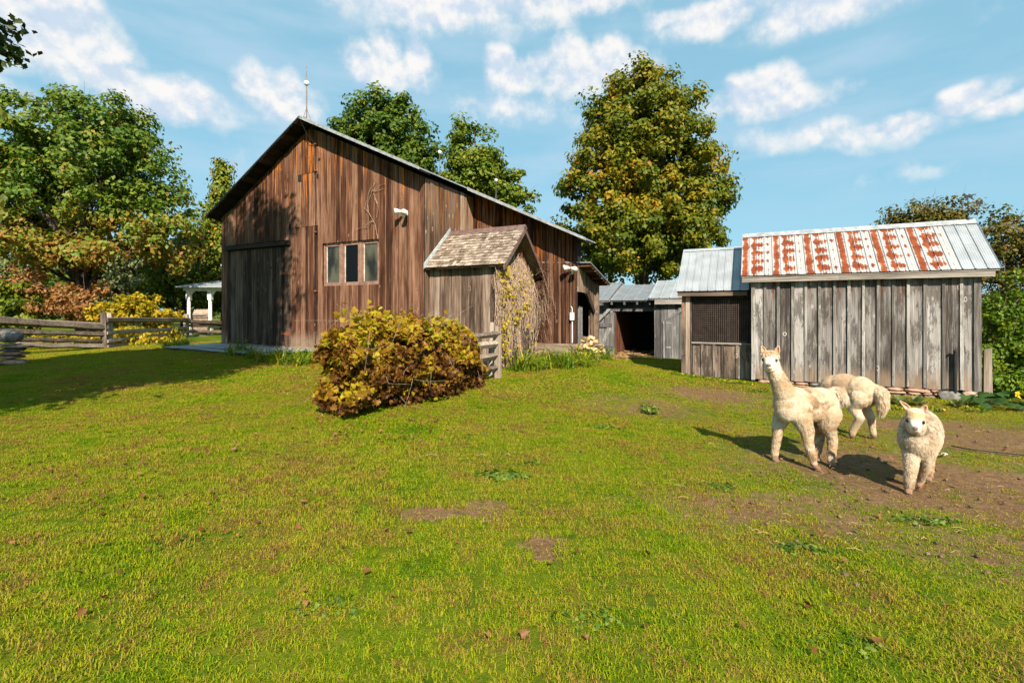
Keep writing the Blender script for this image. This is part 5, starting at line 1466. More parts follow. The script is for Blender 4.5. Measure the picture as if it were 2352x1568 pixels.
# the shade tree outside the left edge: its shadow lies over the lawn and door, one bough hangs into view
def bough(b):
    r = np.random.default_rng(5); out = []
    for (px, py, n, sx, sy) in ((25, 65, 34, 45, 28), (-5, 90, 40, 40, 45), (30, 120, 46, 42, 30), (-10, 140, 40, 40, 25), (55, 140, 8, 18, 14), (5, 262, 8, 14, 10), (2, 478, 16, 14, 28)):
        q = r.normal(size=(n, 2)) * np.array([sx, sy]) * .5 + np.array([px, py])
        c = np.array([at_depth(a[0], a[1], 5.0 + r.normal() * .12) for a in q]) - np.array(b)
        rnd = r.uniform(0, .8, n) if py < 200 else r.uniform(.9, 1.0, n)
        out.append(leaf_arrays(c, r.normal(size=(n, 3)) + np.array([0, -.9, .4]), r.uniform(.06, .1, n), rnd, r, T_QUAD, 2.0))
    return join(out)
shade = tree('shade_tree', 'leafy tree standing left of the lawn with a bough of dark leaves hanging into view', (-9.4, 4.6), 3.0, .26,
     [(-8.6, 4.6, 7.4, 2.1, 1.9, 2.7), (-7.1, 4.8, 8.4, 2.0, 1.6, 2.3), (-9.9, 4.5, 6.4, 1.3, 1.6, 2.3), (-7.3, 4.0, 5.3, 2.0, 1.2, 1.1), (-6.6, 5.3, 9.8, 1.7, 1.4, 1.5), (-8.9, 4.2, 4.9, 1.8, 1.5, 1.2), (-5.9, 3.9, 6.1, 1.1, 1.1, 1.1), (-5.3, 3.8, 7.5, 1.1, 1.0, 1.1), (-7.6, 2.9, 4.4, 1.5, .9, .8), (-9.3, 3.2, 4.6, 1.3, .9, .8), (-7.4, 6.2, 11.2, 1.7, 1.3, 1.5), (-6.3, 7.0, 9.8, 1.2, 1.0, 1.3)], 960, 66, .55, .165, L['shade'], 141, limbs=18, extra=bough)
mb = MB()
for (x0, y0, x1, y1) in ((-120, -10, 50, 90), (-100, 60, 62, 140), (-90, 110, 40, 155), (-60, 20, 30, 60)):
    a, b = at_depth(x0, y0, 5.0), at_depth(x1, y1, 5.0)
    sb_ = shade.location
    mb.tube([tuple(a[i] - sb_[i] for i in range(3)), tuple((a[i] + b[i]) / 2 - sb_[i] + (0, 0, .03)[i] for i in range(3)), tuple(b[i] - sb_[i] for i in range(3))], [.012, .007, .003], 5)
tag(mb.build('bough_twigs', M['bark'], shade), kind='stuff')

# shrubs and conifers behind the rail fence
def shrub(name, label, px, py_base, Y, ell, n_cl, per, cl_r, size, mat, seed, cat='shrub', twigs=0, group=None, tmpl=T_QUAD, tr=.05, limbs=6, up=.4, droop=.6, shell=.5):
    b = at_depth(px, py_base, Y)
    return tree(name, label, b[:2], .5, tr, ell, n_cl, per, cl_r, size, mat, seed, group, limbs=limbs, cat=cat, twigs=twigs, tmpl=tmpl, up=up, droop=droop, limb_lo=.1, shell=shell)
shrub('shrub', 'rust brown dried shrub behind the rail fence left of the oak trunk', 205, 745, 22.3, [E(190, 690, 22.3, 80, 45), E(130, 695, 22.3, 60, 45), E(70, 640, 22.6, 60, 40)], 110, 46, .38, .14, L['rusty'], 201, twigs=40)
shrub('shrub', 'feathery light green bush at the left end of the rail fence', 20, 760, 22, [E(15, 690, 22, 75, 60), E(40, 740, 22, 60, 40)], 120, 80, .42, .16, L['lime'], 202, droop=3)
shrub('pine_tree', 'young blue green pine right of the oak trunk behind the fence', 270, 745, 22.8, cone(262, 590, 735, 52, 22.8, 5), 100, 60, .36, .15, L['pine'], 203, cat='tree')
shrub('pine_tree', 'dull blue green pine behind the yellow shrub', 290, 740, 35, cone(290, 560, 735, 70, 35, 5), 110, 70, .6, .24, L['pine'], 204, cat='tree')
shrub('shrub', 'bright yellow leaved shrub behind the middle bay of the rail fence', 325, 775, 22.2, [E(310, 712, 22.2, 70, 34), E(365, 735, 22.6, 45, 30), E(250, 725, 21.8, 45, 28), E(330, 765, 22, 75, 18)], 130, 55, .3, .14, L['yellow'], 205, twigs=40)
shrub('hosta_bed', 'low yellowing hostas growing along the foot of the rail fence', 300, 798, 18.6, [E(300, 785, 18.7, 60, 14), E(200, 780, 18, 70, 14), E(110, 785, 17.5, 70, 14), E(380, 785, 21, 40, 14)], 120, 22, .2, .14, L['yellow'], 206, cat='plant', tr=0)
for k, (px, top, Y, half, mt) in enumerate(((-40, 560, 46, 120, 'pine'), (90, 600, 48, 110, 'lime'), (215, 590, 44, 90, 'green'), (330, 560, 46, 100, 'pine'), (450, 600, 44, 90, 'lime'))):
    lab = ['grey green conifer in the far tree line left of the shrubs', 'pale tree in the far tree line behind the oak trunk', 'dark green tree in the far tree line behind the rust shrub', 'far conifer behind the yellow shrub', 'far light green tree behind the low cedar'][k]
    shrub('far_tree', lab, px, 735, Y, [E(px, (top + 730) / 2, Y, half, (730 - top) / 2), E(px + 30, (top + 730) / 2 - 20, Y, half * .6, (730 - top) / 2)], 90, 70, 1.0, .36, L[mt], 220 + k, cat='tree', group='far tree line', tr=.12)
# lilacs and creeper right of the rusty shed
lil = [(2075, 930, 12.6, [E(2090, 520, 12.6, 60, 55), E(2060, 600, 12.6, 70, 80)], 'lilac', 'brown seeded lilac behind the left part of the rusty roof'),
       (2180, 930, 12.4, [E(2175, 500, 12.4, 55, 42), E(2180, 600, 12.4, 80, 90)], 'lilac', 'leafy shrub rising behind the weather vane'),
       (2320, 900, 11.5, [E(2310, 560, 11.5, 65, 80), E(2370, 560, 11.5, 60, 90), E(2300, 700, 11.3, 70, 110)], 'lilac', 'tall brown lilac thicket beside the right end of the shed'),
       (2420, 900, 11.0, [E(2410, 590, 11, 70, 110), E(2400, 760, 11, 90, 110)], 'lilac', 'outer lilac at the right end of the thicket')]
for k, (px, pb, Y, ell, mt, lab) in enumerate(lil):
    shrub('lilac_bush', lab, px, pb, Y, ell, 170, 42, .26, .085, L[mt], 240 + k, twigs=120, tr=.05, limbs=14)
shrub('creeper', 'bright green creeper climbing the thicket beside the shed wall', 2300, 925, 10.3, [E(2295, 720, 10.3, 50, 60), E(2330, 790, 10.2, 60, 70), E(2275, 840, 10.2, 35, 60), E(2350, 680, 10.3, 40, 60), E(2370, 850, 10.2, 50, 50)], 210, 34, .2, .075, L['creeper'], 250, cat='creeper', twigs=70, tmpl=T_QUAD, tr=.03)
shrub('weed_bush', 'dark green leafy weeds at the foot of the creeper', 2310, 930, 9.6, [E(2290, 885, 9.6, 40, 35), E(2345, 885, 9.6, 45, 45)], 70, 36, .16, .075, L['creeper'], 251, cat='weed', tr=0)

# ------------------------------------------------------------------ the grape vine on its fence
def grape():
    r = np.random.default_rng(301)
    root = thing('grape_vine', 'thick grape vine in yellow and brown autumn leaf heaped over the rails', 'vine', (-1.4, 8.2, h(-1.4, 8.2)))
    N = 30000
    t = r.uniform(.22, 1.0, N)
    A = np.array(GA); B = np.array(GB)
    P = A[None] + (B - A)[None] * t[:, None]
    nn = np.array([-(B - A)[1], (B - A)[0]]); nn /= np.linalg.norm(nn)
    side = r.uniform(-1, 1, N); 
    base = H(P[:, 0], P[:, 1])
    top = 1.16 + .09 * np.sin(t * 9) + .26 * (fbm(t * 9, t * 0 + 2, 4, 3) - .5) * 2 
    endr = np.sqrt(np.clip(1 - np.clip((.48 - t) / .30, 0, .97) ** 2.2, .05, 1)) * np.sqrt(np.clip(1 - np.clip((t - .84) / .18, 0, .97) ** 2.5, .08, 1))
    top = top * (.42 + .58 * endr)
    th = r.beta(1.15, 1.0, N)
    z = top * th
    wid = .50 * np.sqrt(np.clip(1 - (th * .98) ** 4, .02, 1)) * (1 + .75 * (fbm(t * 8 + 3, th * 4, 8, 3) - .5) * 2) * (0.75 + .35 * th) * (.45 + .55 * endr)
    sgn = np.sign(side); s = sgn * wid * np.abs(side) ** .42
    x = P[:, 0] + nn[0] * s; y = P[:, 1] + nn[1] * s
    c = np.stack([x, y, base + z + .03], 1)
    topness = np.clip((th - .72) / .28, 0, 1)
    nrm = np.stack([nn[0] * sgn * (1 - .5 * topness), nn[1] * sgn * (1 - .5 * topness), .35 + topness], 1) + r.normal(size=(N, 3)) * .95
    # hollows where the shaded inside and the rails show
    hol = fbm(t * 9 + 1, th * 5 + 4, 21, 3)
    keep = (hol > .40) | (th > .8) | (r.uniform(0, 1, N) < .15)
    keep &= ~((th < .3) & (r.uniform(0, 1, N) < .45) & (t < .85))
    tone = fbm(t * 14, th * 9, 17, 3)
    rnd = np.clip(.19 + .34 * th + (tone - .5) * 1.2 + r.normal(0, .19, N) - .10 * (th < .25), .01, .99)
    size = r.uniform(.034, .08, N) * np.where(r.uniform(0, 1, N) < .2, 1.35, .95)
    c, nrm, rnd, size = c[keep], nrm[keep], rnd[keep], size[keep]
    n2 = 620                                   # loose sprigs breaking the outline along the top and ends
    ts = np.repeat(r.uniform(.42, .9, n2 // 10), 10) + r.normal(0, .012, n2)
    ps = A[None] + (B - A)[None] * ts[:, None] + r.normal(0, .13, (n2, 2))
    c2 = np.stack([ps[:, 0], ps[:, 1], H(ps[:, 0], ps[:, 1]) + 1.14 + .09 * np.sin(ts * 9) + np.abs(r.normal(0, .11, n2))], 1)
    c = np.concatenate([c, c2]); nrm = np.concatenate([nrm, r.normal(size=(n2, 3)) + np.array([-.2, -.7, .5])]); rnd = np.concatenate([rnd, np.clip(r.normal(.68, .16, n2), .05, .99)]); size = np.concatenate([size, r.uniform(.06, .11, n2)])
    o = np.array(root.location)
    arr = leaf_arrays(c - o, nrm, size, rnd, r, T_LOBE, 1.6)
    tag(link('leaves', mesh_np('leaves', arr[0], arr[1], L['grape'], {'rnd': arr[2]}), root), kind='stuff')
    mb = MB()
    for k in range(70):
        t_ = r.uniform(.25, .98); q = A + (B - A) * t_
        sg = r.choice([-1, 1]); w0 = r.uniform(.1, .5)
        p0 = np.array([q[0] + nn[0] * sg * w0, q[1] + nn[1] * sg * w0, h(q[0], q[1]) + r.uniform(.25, 1.4)]) - o
        d = r.normal(size=3) * .25 + np.array([nn[0] * sg * .15, nn[1] * sg * .15, -.25])
        mb.tube([tuple(p0), tuple(p0 + d * .5 + r.normal(size=3) * .05), tuple(p0 + d)], [.004, .003, .002], 4, False)
    for k in range(14):      # arching shoots above the top
        t_ = r.uniform(.35, .95); q = A + (B - A) * t_
        p0 = np.array([q[0], q[1], h(q[0], q[1]) + 1.2]) - o; d = np.array([r.normal() * .2, r.normal() * .2, r.uniform(.15, .4)])
        mb.tube([tuple(p0), tuple(p0 + d * .6), tuple(p0 + d + np.array([.05, .03, -.03]))], [.006, .004, .002], 4, False)
    tag(mb.build('stems', M['twig'], root), kind='stuff')
grape()

# ------------------------------------------------------------------ dry creeper hanging over the entry gable
def dry_vine():
    r = np.random.default_rng(311)
    ox, oy, _ = EN.world(e_len, 1.1)
    root = thing('dry_creeper', 'tangle of dry straw coloured creeper hanging over the cellar entry gable', 'creeper', (ox, oy, h(ox, oy)))
    o = np.array(root.location)
    mb = MB()
    lines = []
    for k in range(900):
        l0 = np.clip(r.normal(.9, .5), -.02, 1.95); zt_ = 2.82 - .5 * ((l0 - .9) / 1.0) ** 2 + r.normal() * .12
        zb = zt_ - r.uniform(.35, 2.6)
        zb = max(zb, .25)
        out0 = r.uniform(.0, .10)
        l = l0; pts = []
        n = 7
        for i in range(n):
            t = i / (n - 1)
            z = zt_ + (zb - zt_) * t
            bulge = .15 * math.sin(math.pi * min(1, max(0, (zt_ - z) / 1.5))) * (r.uniform(.3, 1.0))
            l += r.normal() * .06
            u = e_len + .03 + out0 + bulge * (1 if l < 1.9 else 1.3)
            w_ = EN.world(u + r.normal() * .015, l, z)
            pts.append(tuple(np.array(w_) - o))
        mb.tube(pts, [.0050 * r.uniform(.5, 1.4)] * n, 3, False)
        lines.append((pts, l0))
    for k in range(30):      # loose wisps curling out to the right
        l0 = r.uniform(1.6, 2.2); z = r.uniform(1.3, 2.7); p0 = np.array(EN.world(e_len + .25, l0, z)) - o
        q = p0 + np.array([r.uniform(.1, .4), r.uniform(-.2, .2), r.uniform(-.1, .15)])
        e = q + np.array([r.uniform(-.05, .15), 0, -r.uniform(.2, .6)])
        mb.tube([tuple(p0), tuple((p0 + q) / 2 + np.array([0, 0, .05])), tuple(q), tuple(e)], .0045, 3, False)
    tag(mb.build('stems', M['vine'], root), kind='stuff')
    mb = MB()
    for k in range(9):
        l0 = r.uniform(.2, 1.7); b = np.array(EN.world(e_len + .1 + r.uniform(0, .12), l0, .12)); t = np.array(EN.world(e_len + .1, l0 + r.normal() * .25, r.uniform(1.2, 2.2)))
        mb.tube([tuple(b - o), tuple((b * .6 + t * .4) - o + r.normal(size=3) * .05), tuple(t - o)], [.022, .016, .008], 5)
    mb.build('trunk', M['bark_grey'], root)
    n = 330
    cl = [(.10, 2.5), (.12, 2.05), (.10, 1.75), (.15, 1.45), (.08, 1.15), (.1, .9), (.5, 1.9), (.8, 1.5), (1.2, 1.75), (.2, .6), (.9, 2.2)]
    cs, ns = [], []
    for k in range(n):
        a = cl[r.integers(0, len(cl))] if r.random() < .8 else (r.uniform(0, 1.8), r.uniform(.5, 2.7))
        w_ = EN.world(e_len + .16 + r.uniform(0, .16), a[0] + r.normal() * .09, a[1] + r.normal() * .13)
        cs.append(np.array(w_) - o); ns.append(np.array([.6, -.7, .4]) + r.normal(size=3) * .5)
    arr = leaf_arrays(np.array(cs), np.array(ns), r.uniform(.05, .085, n), r.uniform(.25, .8, n), r, T_MAPLE, 1.5)
    tag(link('leaves', mesh_np('leaves', arr[0], arr[1], L['yellow'], {'rnd': arr[2]}), root), kind='stuff')
dry_vine()

# bare twigs clinging to the barn gable
def wall_twig():
    r = np.random.default_rng(321)
    u0, z0 = BARN.uz(855, 520)
    root = thing('wall_vine', 'thin leafless vine clinging to the barn boards above the window', 'vine', BARN.world(u0, -.05, z0), ANG)
    mb = MB()
    def P(px, py): u, z = BARN.uz(px, py); return (u - u0, -.01, z - z0)
    for ch in ([(872, 548), (866, 515), (850, 490), (848, 470), (858, 440), (862, 425), (870, 420)], [(866, 515), (858, 508), (840, 522), (820, 528)], [(858, 508), (850, 520), (838, 526)], [(850, 490), (842, 478), (846, 462)], [(862, 425), (856, 430), (850, 445), (848, 470)], [(858, 440), (872, 438), (884, 434)], [(862, 425), (866, 416), (861, 410)], [(872, 470), (862, 445), (876, 428), (890, 424)], [(868, 500), (872, 478), (864, 455)]):
        mb.tube([tuple(np.array(P(*q)) + r.normal(size=3) * .01) for q in ch], list(np.linspace(.009, .004, len(ch))), 5, False)
    tag(mb.build('stems', M['vine'], root), kind='stuff')
wall_twig()

# ------------------------------------------------------------------ daylilies, weeds and rosettes
def strap_clump(n, ln, wd, seed, spread=.35):
    r = np.random.default_rng(seed)
    V, Fc, A = [], [], []
    for k in range(n):
        an = r.uniform(0, 6.283); l = ln * r.uniform(.6, 1.15); w_ = wd * r.uniform(.7, 1.2)
        bx, by = r.normal(size=2) * spread * .25
        d = np.array([math.cos(an), math.sin(an)]); s = np.array([-d[1], d[0]])
        arch = r.uniform(.45, 1.0); b = len(V)
        rv = np.clip(r.normal(.45, .2), .02, .97)
        if r.random() < .08: rv = .97
        for i in range(6):
            t = i / 5
            rr_ = l * arch * (t ** 1.25) * .75; z = l * (1.15 * t - arch * .95 * t * t) * .95
            ww = w_ * (1 - t ** 2.5) + .001
            c = np.array([bx, by]) + d * rr_
            for q in (-1, 1):
                V.append((c[0] + s[0] * ww * q, c[1] + s[1] * ww * q, z + .003 * q)); A.append(rv)
        for i in range(5): Fc.append((b + 2 * i, b + 2 * i + 1, b + 2 * i + 3, b + 2 * i + 2))
    return np.array(V), np.array(Fc), np.array(A)
lily_me = []
for k in range(3):
    v, f, a = strap_clump(64, .62, .010, 400 + k); lily_me.append(mesh_np('daylily_leaves', v, f, L['lily'], {'rnd': a}))
def lily(x, y, s, k, label, group):
    t = thing('daylily', label, 'daylily', (x, y, h(x, y) - .01), k * 1.7, group); t.scale = (s, s, s)
    tag(link('leaves', lily_me[k % 3], t), kind='stuff')
r_ = random.Random(31)
k = 0
for px, py in ((1222, 838), (1240, 828), (1255, 842), (1268, 828), (1282, 836), (1296, 826), (1310, 836), (1322, 824), (1336, 832), (1350, 822), (1362, 828), (1376, 820), (1390, 822), (1205, 848), (1230, 848), (1300, 842), (1340, 838)):
    x, y = ground_at(px, py + 4)
    lily(x, y, r_.uniform(.75, 1.05), k, 'green daylily clump on the bank below the annex wall', 'daylilies along the annex'); k += 1
for px, py in ((530, 812), (555, 806), (580, 818), (600, 826), (622, 830), (645, 834), (668, 830), (690, 836), (712, 832), (640, 822), (700, 822), (405, 795), (425, 792), (385, 797)):
    x, y = ground_at(px, py + 4)
    lily(x, y, r_.uniform(.75, 1.0), k, 'green daylily clump along the plank platform at the barn foot', 'daylilies along the plank platform'); k += 1
x, y = ground_at(1197, 852); lily(x, y, 1.25, k, 'tall yellow green strap leaves under the dry creeper', None)

def leafy_weed(name, label, px, py, n, rx, ry, hgt, size, seed, mat='weed', cat='weed', tmpl=T_LOBE, group=None, up=1.0):
    x, y = ground_at(px, py); r = np.random.default_rng(seed)
    t = thing(name, label, cat, (x, y, h(x, y)), 0, group)
    an = r.uniform(0, 6.283, n); d = np.sqrt(r.uniform(0, 1, n))
    c = np.stack([d * np.cos(an) * rx, d * np.sin(an) * ry, hgt * (1.15 - d * .6) * r.uniform(.55, 1.0, n)], 1)
    gz = H(x + c[:, 0], y + c[:, 1]) - h(x, y); c[:, 2] += gz
    nrm = np.stack([np.cos(an) * d * .5, np.sin(an) * d * .5, np.full(n, up)], 1) + r.normal(size=(n, 3)) * .3
    arr = leaf_arrays(c, nrm, r.uniform(.65, 1.2, n) * size, r.uniform(0, 1, n), r, tmpl)
    tag(link('leaves', mesh_np('leaves', arr[0], arr[1], L[mat], {'rnd': arr[2]}), t), kind='stuff')
    mb = MB()
    for q in c[:: max(1, n // 40)]: mb.tube([(q[0] * .4, q[1] * .4, -.02), tuple(q)], [.003, .002], 4, False)
    tag(mb.build('stalks', L['weed'], t), kind='stuff')
    return t
leafy_weed('mallow', 'low round leaved mallow patch in the open lawn', 1155, 1098, 85, .26, .13, .055, .042, 501)
leafy_weed('mallow', 'small mallow sprig on the lawn near the larger patch', 1225, 1066, 14, .1, .05, .04, .035, 502)
leafy_weed('weed', 'dark green weed clump in the worn lawn before the pen', 1492, 948, 60, .17, .14, .14, .06, 503, tmpl=T_QUAD, up=.5)
leafy_weed('weed', 'flat weed by the worn patch left of the dark clump', 1395, 985, 30, .2, .06, .06, .05, 504, tmpl=T_QUAD)
leafy_weed('clover', 'clover tuft in the grass below the small walking alpaca', 2120, 1196, 60, .3, .1, .035, .03, 505)
leafy_weed('clover', 'clover tuft near the lawn patches at the bottom of the alpaca yard', 1850, 1262, 50, .25, .1, .03, .03, 506)
leafy_weed('clover', 'small clover patch among the fallen leaves left of the grape vine', 420, 1250, 40, .2, .12, .028, .024, 560)
leafy_weed('clover', 'clover patch on open lawn below the bare soil spots', 1350, 1420, 55, .2, .12, .028, .024, 561)
leafy_weed('clover', 'small clover patch between the weed clump and the tall alpaca', 1650, 1120, 45, .2, .12, .028, .024, 562)
leafy_weed('clover', 'clover patch on open lawn left of the bare soil spots', 760, 1400, 50, .2, .12, .028, .024, 563)
leafy_weed('clover', 'clover patch on the lawn below the worn alpaca yard', 1950, 1480, 45, .2, .12, .028, .024, 564)
for k, px in enumerate((2035, 2066, 2105, 2200)):
    x, y = ground_at(px, 932 - (2 if k < 3 else -4)); r = np.random.default_rng(520 + k)
    t = thing('mullein', ['mullein rosette farthest from the grey corner stone of the footing', 'middle mullein rosette of the three under the stone footing', 'mullein rosette between the other two and the grey corner stone', 'mullein rosette right in front of the grey corner stone'][k], 'plant', (x, y, h(x, y)), 0, 'mullein rosettes along the footing')
    n = 22; an = r.uniform(0, 6.283, n); el_ = r.uniform(.2, 1.2, n)
    c = np.stack([np.cos(an) * np.cos(el_) * .1, np.sin(an) * np.cos(el_) * .1, np.sin(el_) * .12], 1)
    d = norm(c); side = norm(np.cross(d, np.array([0, 0, 1.0]))); nr = np.cross(side, d); T, tri = T_QUAD
    V = c[:, None] + .2 * r.uniform(.6, 1.1, n)[:, None, None] * (T[None, :, 0:1] * .75 * side[:, None] + (T[None, :, 1:2] - .4) * d[:, None] + T[None, :, 2:3] * nr[:, None])
    tris = (np.arange(n)[:, None, None] * 4 + tri[None]).reshape(-1, 3)
    tag(link('leaves', mesh_np('leaves', V.reshape(-1, 3), tris, L['mullein'], {'rnd': np.repeat(r.uniform(0, 1, n), 4)}), t), kind='stuff')
sq = leafy_weed('squash_plant', 'broad leaved squash plant with a yellow flower beside the shed corner', 2325, 935, 85, .75, .45, .26, .16, 530, 'squash', 'plant')
r_ = random.Random(3)
mb = MB(); q = at_depth(2340, 905, 8.55); sx, sy, sz = (q[i] - sq.location[i] for i in range(3))
for k in range(5):
    an = k * 1.2566; mb.poly([(sx, sy, sz), (sx + .05 * math.cos(an - .4), sy + .02, sz + .05 * math.sin(an - .4)), (sx + .085 * math.cos(an), sy - .02, sz + .085 * math.sin(an)), (sx + .05 * math.cos(an + .4), sy + .02, sz + .05 * math.sin(an + .4))])
mb.build('flower', plain('squash_flower', (0.75, 0.40, 0.01), .6), sq)
# rank weeds at the foot of the pen and shed
k = 0
for px, py, n_ in ((1600, 868, 40), (1640, 874, 40), (1680, 880, 45), (1715, 884, 40), (1560, 862, 30), (1740, 900, 40), (2060, 940, 50), (2150, 945, 50), (2010, 930, 40), (2240, 945, 40)):
    leafy_weed('weed', 'ragged green weeds along the foot of the wire pen' if px < 1750 else 'ragged green weeds along the stone footing of the rusty shed', px, py, n_, .25, .1, .09, .05, 540 + k, tmpl=T_QUAD, group='weeds along the pen foot' if px < 1750 else 'weeds along the shed footing', up=.4, mat='lily'); k += 1

# ------------------------------------------------------------------ fallen leaves and litter
def litter():
    r = np.random.default_rng(601); P = []
    for (px, py, sx, sy, n) in ((250, 1120, 340, 130, 90), (350, 1330, 380, 170, 18), (900, 985, 180, 40, 95), (760, 985, 60, 40, 40), (1000, 1010, 200, 60, 26), (1100, 1300, 400, 180, 16), (1750, 1350, 400, 130, 16), (1300, 960, 200, 60, 14), (2050, 1120, 250, 120, 40), (560, 1020, 300, 60, 30)):
        for _ in range(n):
            q = (px + r.normal() * sx * .6, py + r.normal() * sy * .6)
            if q[1] < 900 or q[1] > 1560 or not -40 < q[0] < 2400: continue
            P.append(ground_at(*q))
    P = np.array(P); n = len(P)
    c = np.stack([P[:, 0], P[:, 1], H(P[:, 0], P[:, 1]) + .04], 1)
    nrm = r.normal(size=(n, 3)) * .5 + np.array([0, 0, 1.0])
    T, tri = T_LOBE; T = T.copy(); T[:, 2] += .5 * np.abs(T[:, 0]) + .35 * (T[:, 1] - .4) ** 2; T[:, 0] *= .8
    arr = leaf_arrays(c, nrm, r.uniform(.024, .05, n), r.uniform(0, .8, n), r, (T, tri))
    o = link('leaf_litter', mesh_np('leaf_litter', arr[0], arr[1], L['fallen'], {'rnd': arr[2]}))
    tag(o, 'brown fallen leaves scattered over the lawn', None, None, 'stuff')
    # straw and wood chips at the garage mouth
    mb = MB()
    for k in range(420):
        px, py = 1440 + r.normal() * 42, 817 + r.normal() * 4.5
        x, y = ground_at(px, py); z = h(x, y) + .03 + r.uniform(0, .03); an = r.uniform(0, 3.14); l = r.uniform(.03, .09)
        mb.hexa([(x - l * math.cos(an), y - l * math.sin(an), z), (x + l * math.cos(an), y + l * math.sin(an), z), (x + l * math.cos(an), y + l * math.sin(an) + .02, z), (x - l * math.cos(an), y - l * math.sin(an) + .02, z),
                 (x - l * math.cos(an), y - l * math.sin(an), z + .012), (x + l * math.cos(an), y + l * math.sin(an), z + .02), (x + l * math.cos(an), y + l * math.sin(an) + .02, z + .02), (x - l * math.cos(an), y - l * math.sin(an) + .02, z + .012)])
    tag(mb.build('wood_chips', M['dirtchip']), 'orange brown wood chips spilled at the garage mouth', None, None, 'stuff')
    mb = MB()
    for k in range(150):
        px, py = 2050 + r.normal() * 230, 1120 + r.normal() * 90
        if not (1500 < px < 2380 and 930 < py < 1500): continue
        x, y = ground_at(px, py); z = h(x, y) + .02; an = r.uniform(0, 3.14); l = r.uniform(.012, .045)
        mb.tube([(x - l * math.cos(an), y - l * math.sin(an), z), (x, y, z + .012), (x + l * math.cos(an), y + l * math.sin(an), z)], .0018, 3, False)
    for (px, py, l) in ((990, 1057, .06), (1105, 1057, .05), (1165, 1055, .03)):
        x, y = ground_at(px, py); z = h(x, y) + .045; mb.tube([(x - l, y, z), (x, y + .02, z + .01), (x + l, y, z)], .004, 3, False)
    tag(mb.build('straw_bits', plain('straw', (0.36, 0.25, 0.12), .9)), 'loose straw lying on the worn alpaca yard', None, None, 'stuff')
litter()
def pebbles():
    r = np.random.default_rng(640); mb = MB()
    for k in range(170):
        px, py = 2080 + r.normal() * 220, 1080 + r.normal() * 95
        if not (1450 < px < 2390 and 915 < py < 1400): continue
        x, y = ground_at(px, py); s_ = r.uniform(.006, .02)
        mb.ball((x, y, h(x, y) + s_ * .2), (s_ * r.uniform(.8, 1.5), s_ * r.uniform(.8, 1.5), s_ * .7), 5, 4)
    tag(mb.build('pebbles', plain('clod', (0.13, 0.085, 0.05), .95, var=.5, scale=9)), 'small stones and clods strewn over the worn alpaca yard', None, None, 'stuff')
pebbles()
x, y = ground_at(2168, 1050)
ft_ = thing('feather', 'white feather lying on the ground beside the small alpaca', 'feather', (x, y, h(x, y) + .03), .3)
mb = MB(); mb.prism([(-.05, 0, 0), (-.02, -.025, .004), (.03, -.022, .008), (.055, .0, .006), (.03, .02, .008), (-.02, .018, .004)], [(-.05, 0, .004), (-.02, -.025, .012), (.03, -.022, .016), (.055, .0, .01), (.03, .02, .016), (-.02, .018, .012)]); mb.build('vane', M['white'], ft_)
mb = MB(); mb.tube([(-.09, 0, 0), (0, 0, .016), (.055, 0, .01)], .002, 4); mb.build('quill', M['lamp'], ft_)
pts_ = [ground_at(px, py) for px, py in ((2185, 1028), (2230, 1036), (2290, 1042), (2360, 1050), (2440, 1056))]
mb = MB(); mb.tube([(p[0], p[1], h(*p) + .02) for p in pts_], .008, 6)
tag(mb.build('hose', M['iron']), 'thin dark hose lying across the worn yard behind the small alpaca', 'hose')
# plank foot board below the fence
# ------------------------------------------------------------------ alpacas
def capsule_chain(mb, pts, radii, step=.4):
    for (p, q, r0, r1) in zip(pts[:-1], pts[1:], radii[:-1], radii[1:]):
        p, q = np.array(p, float), np.array(q, float)
        L_ = np.linalg.norm(q - p); n = max(2, int(L_ / (min(r0, r1) * step)) + 1)
        for k in range(n + 1):
            t = k / n; c = p + (q - p) * t; r_ = r0 + (r1 - r0) * t
            mb.ball(tuple(c), r_, 12, 8)

def rot_ball(mb, c, r3, R, nu=16, nv=10):
    t = MB(); t.ball((0, 0, 0), r3, nu, nv); b = len(mb.v)
    for v in t.v: mb.v.append(tuple(np.array(R) @ np.array(v) + np.array(c)))
    mb.f += [tuple(b + i for i in f) for f in t.f]

def yaw(a): return np.array([[math.cos(a), -math.sin(a), 0], [math.sin(a), math.cos(a), 0], [0, 0, 1]])
def pitch(a): return np.array([[math.cos(a), 0, math.sin(a)], [0, 1, 0], [-math.sin(a), 0, math.cos(a)]])

def wool_mat(name, trans):
    m, t = new_mat(name)
    at = t.n('ShaderNodeAttribute', attribute_name='col')
    tc = t.n('ShaderNodeTexCoord')
    n = t.noise(tc.outputs['Object'], 45.0, 4, .7)
    c = t.mix(1.0, at.outputs['Color'], t.mix(n, (.80, .78, .75), (1.08, 1.08, 1.08)), 'MULTIPLY')
    b = finish(t, c, .95, n, .25, .008, 0, .05)
    b.inputs['Sheen Weight'].default_value = .25
    return m
WOOL = wool_mat('alpaca_wool', 0)

def n3(p, s, sc):
    return .5 * (fbm(p[:, 0] * sc + s, p[:, 2] * sc + p[:, 1] * sc * .6, int(s), 4) + fbm(p[:, 1] * sc + s * 2, p[:, 2] * sc - p[:, 0] * sc * .4, int(s) + 3, 4))

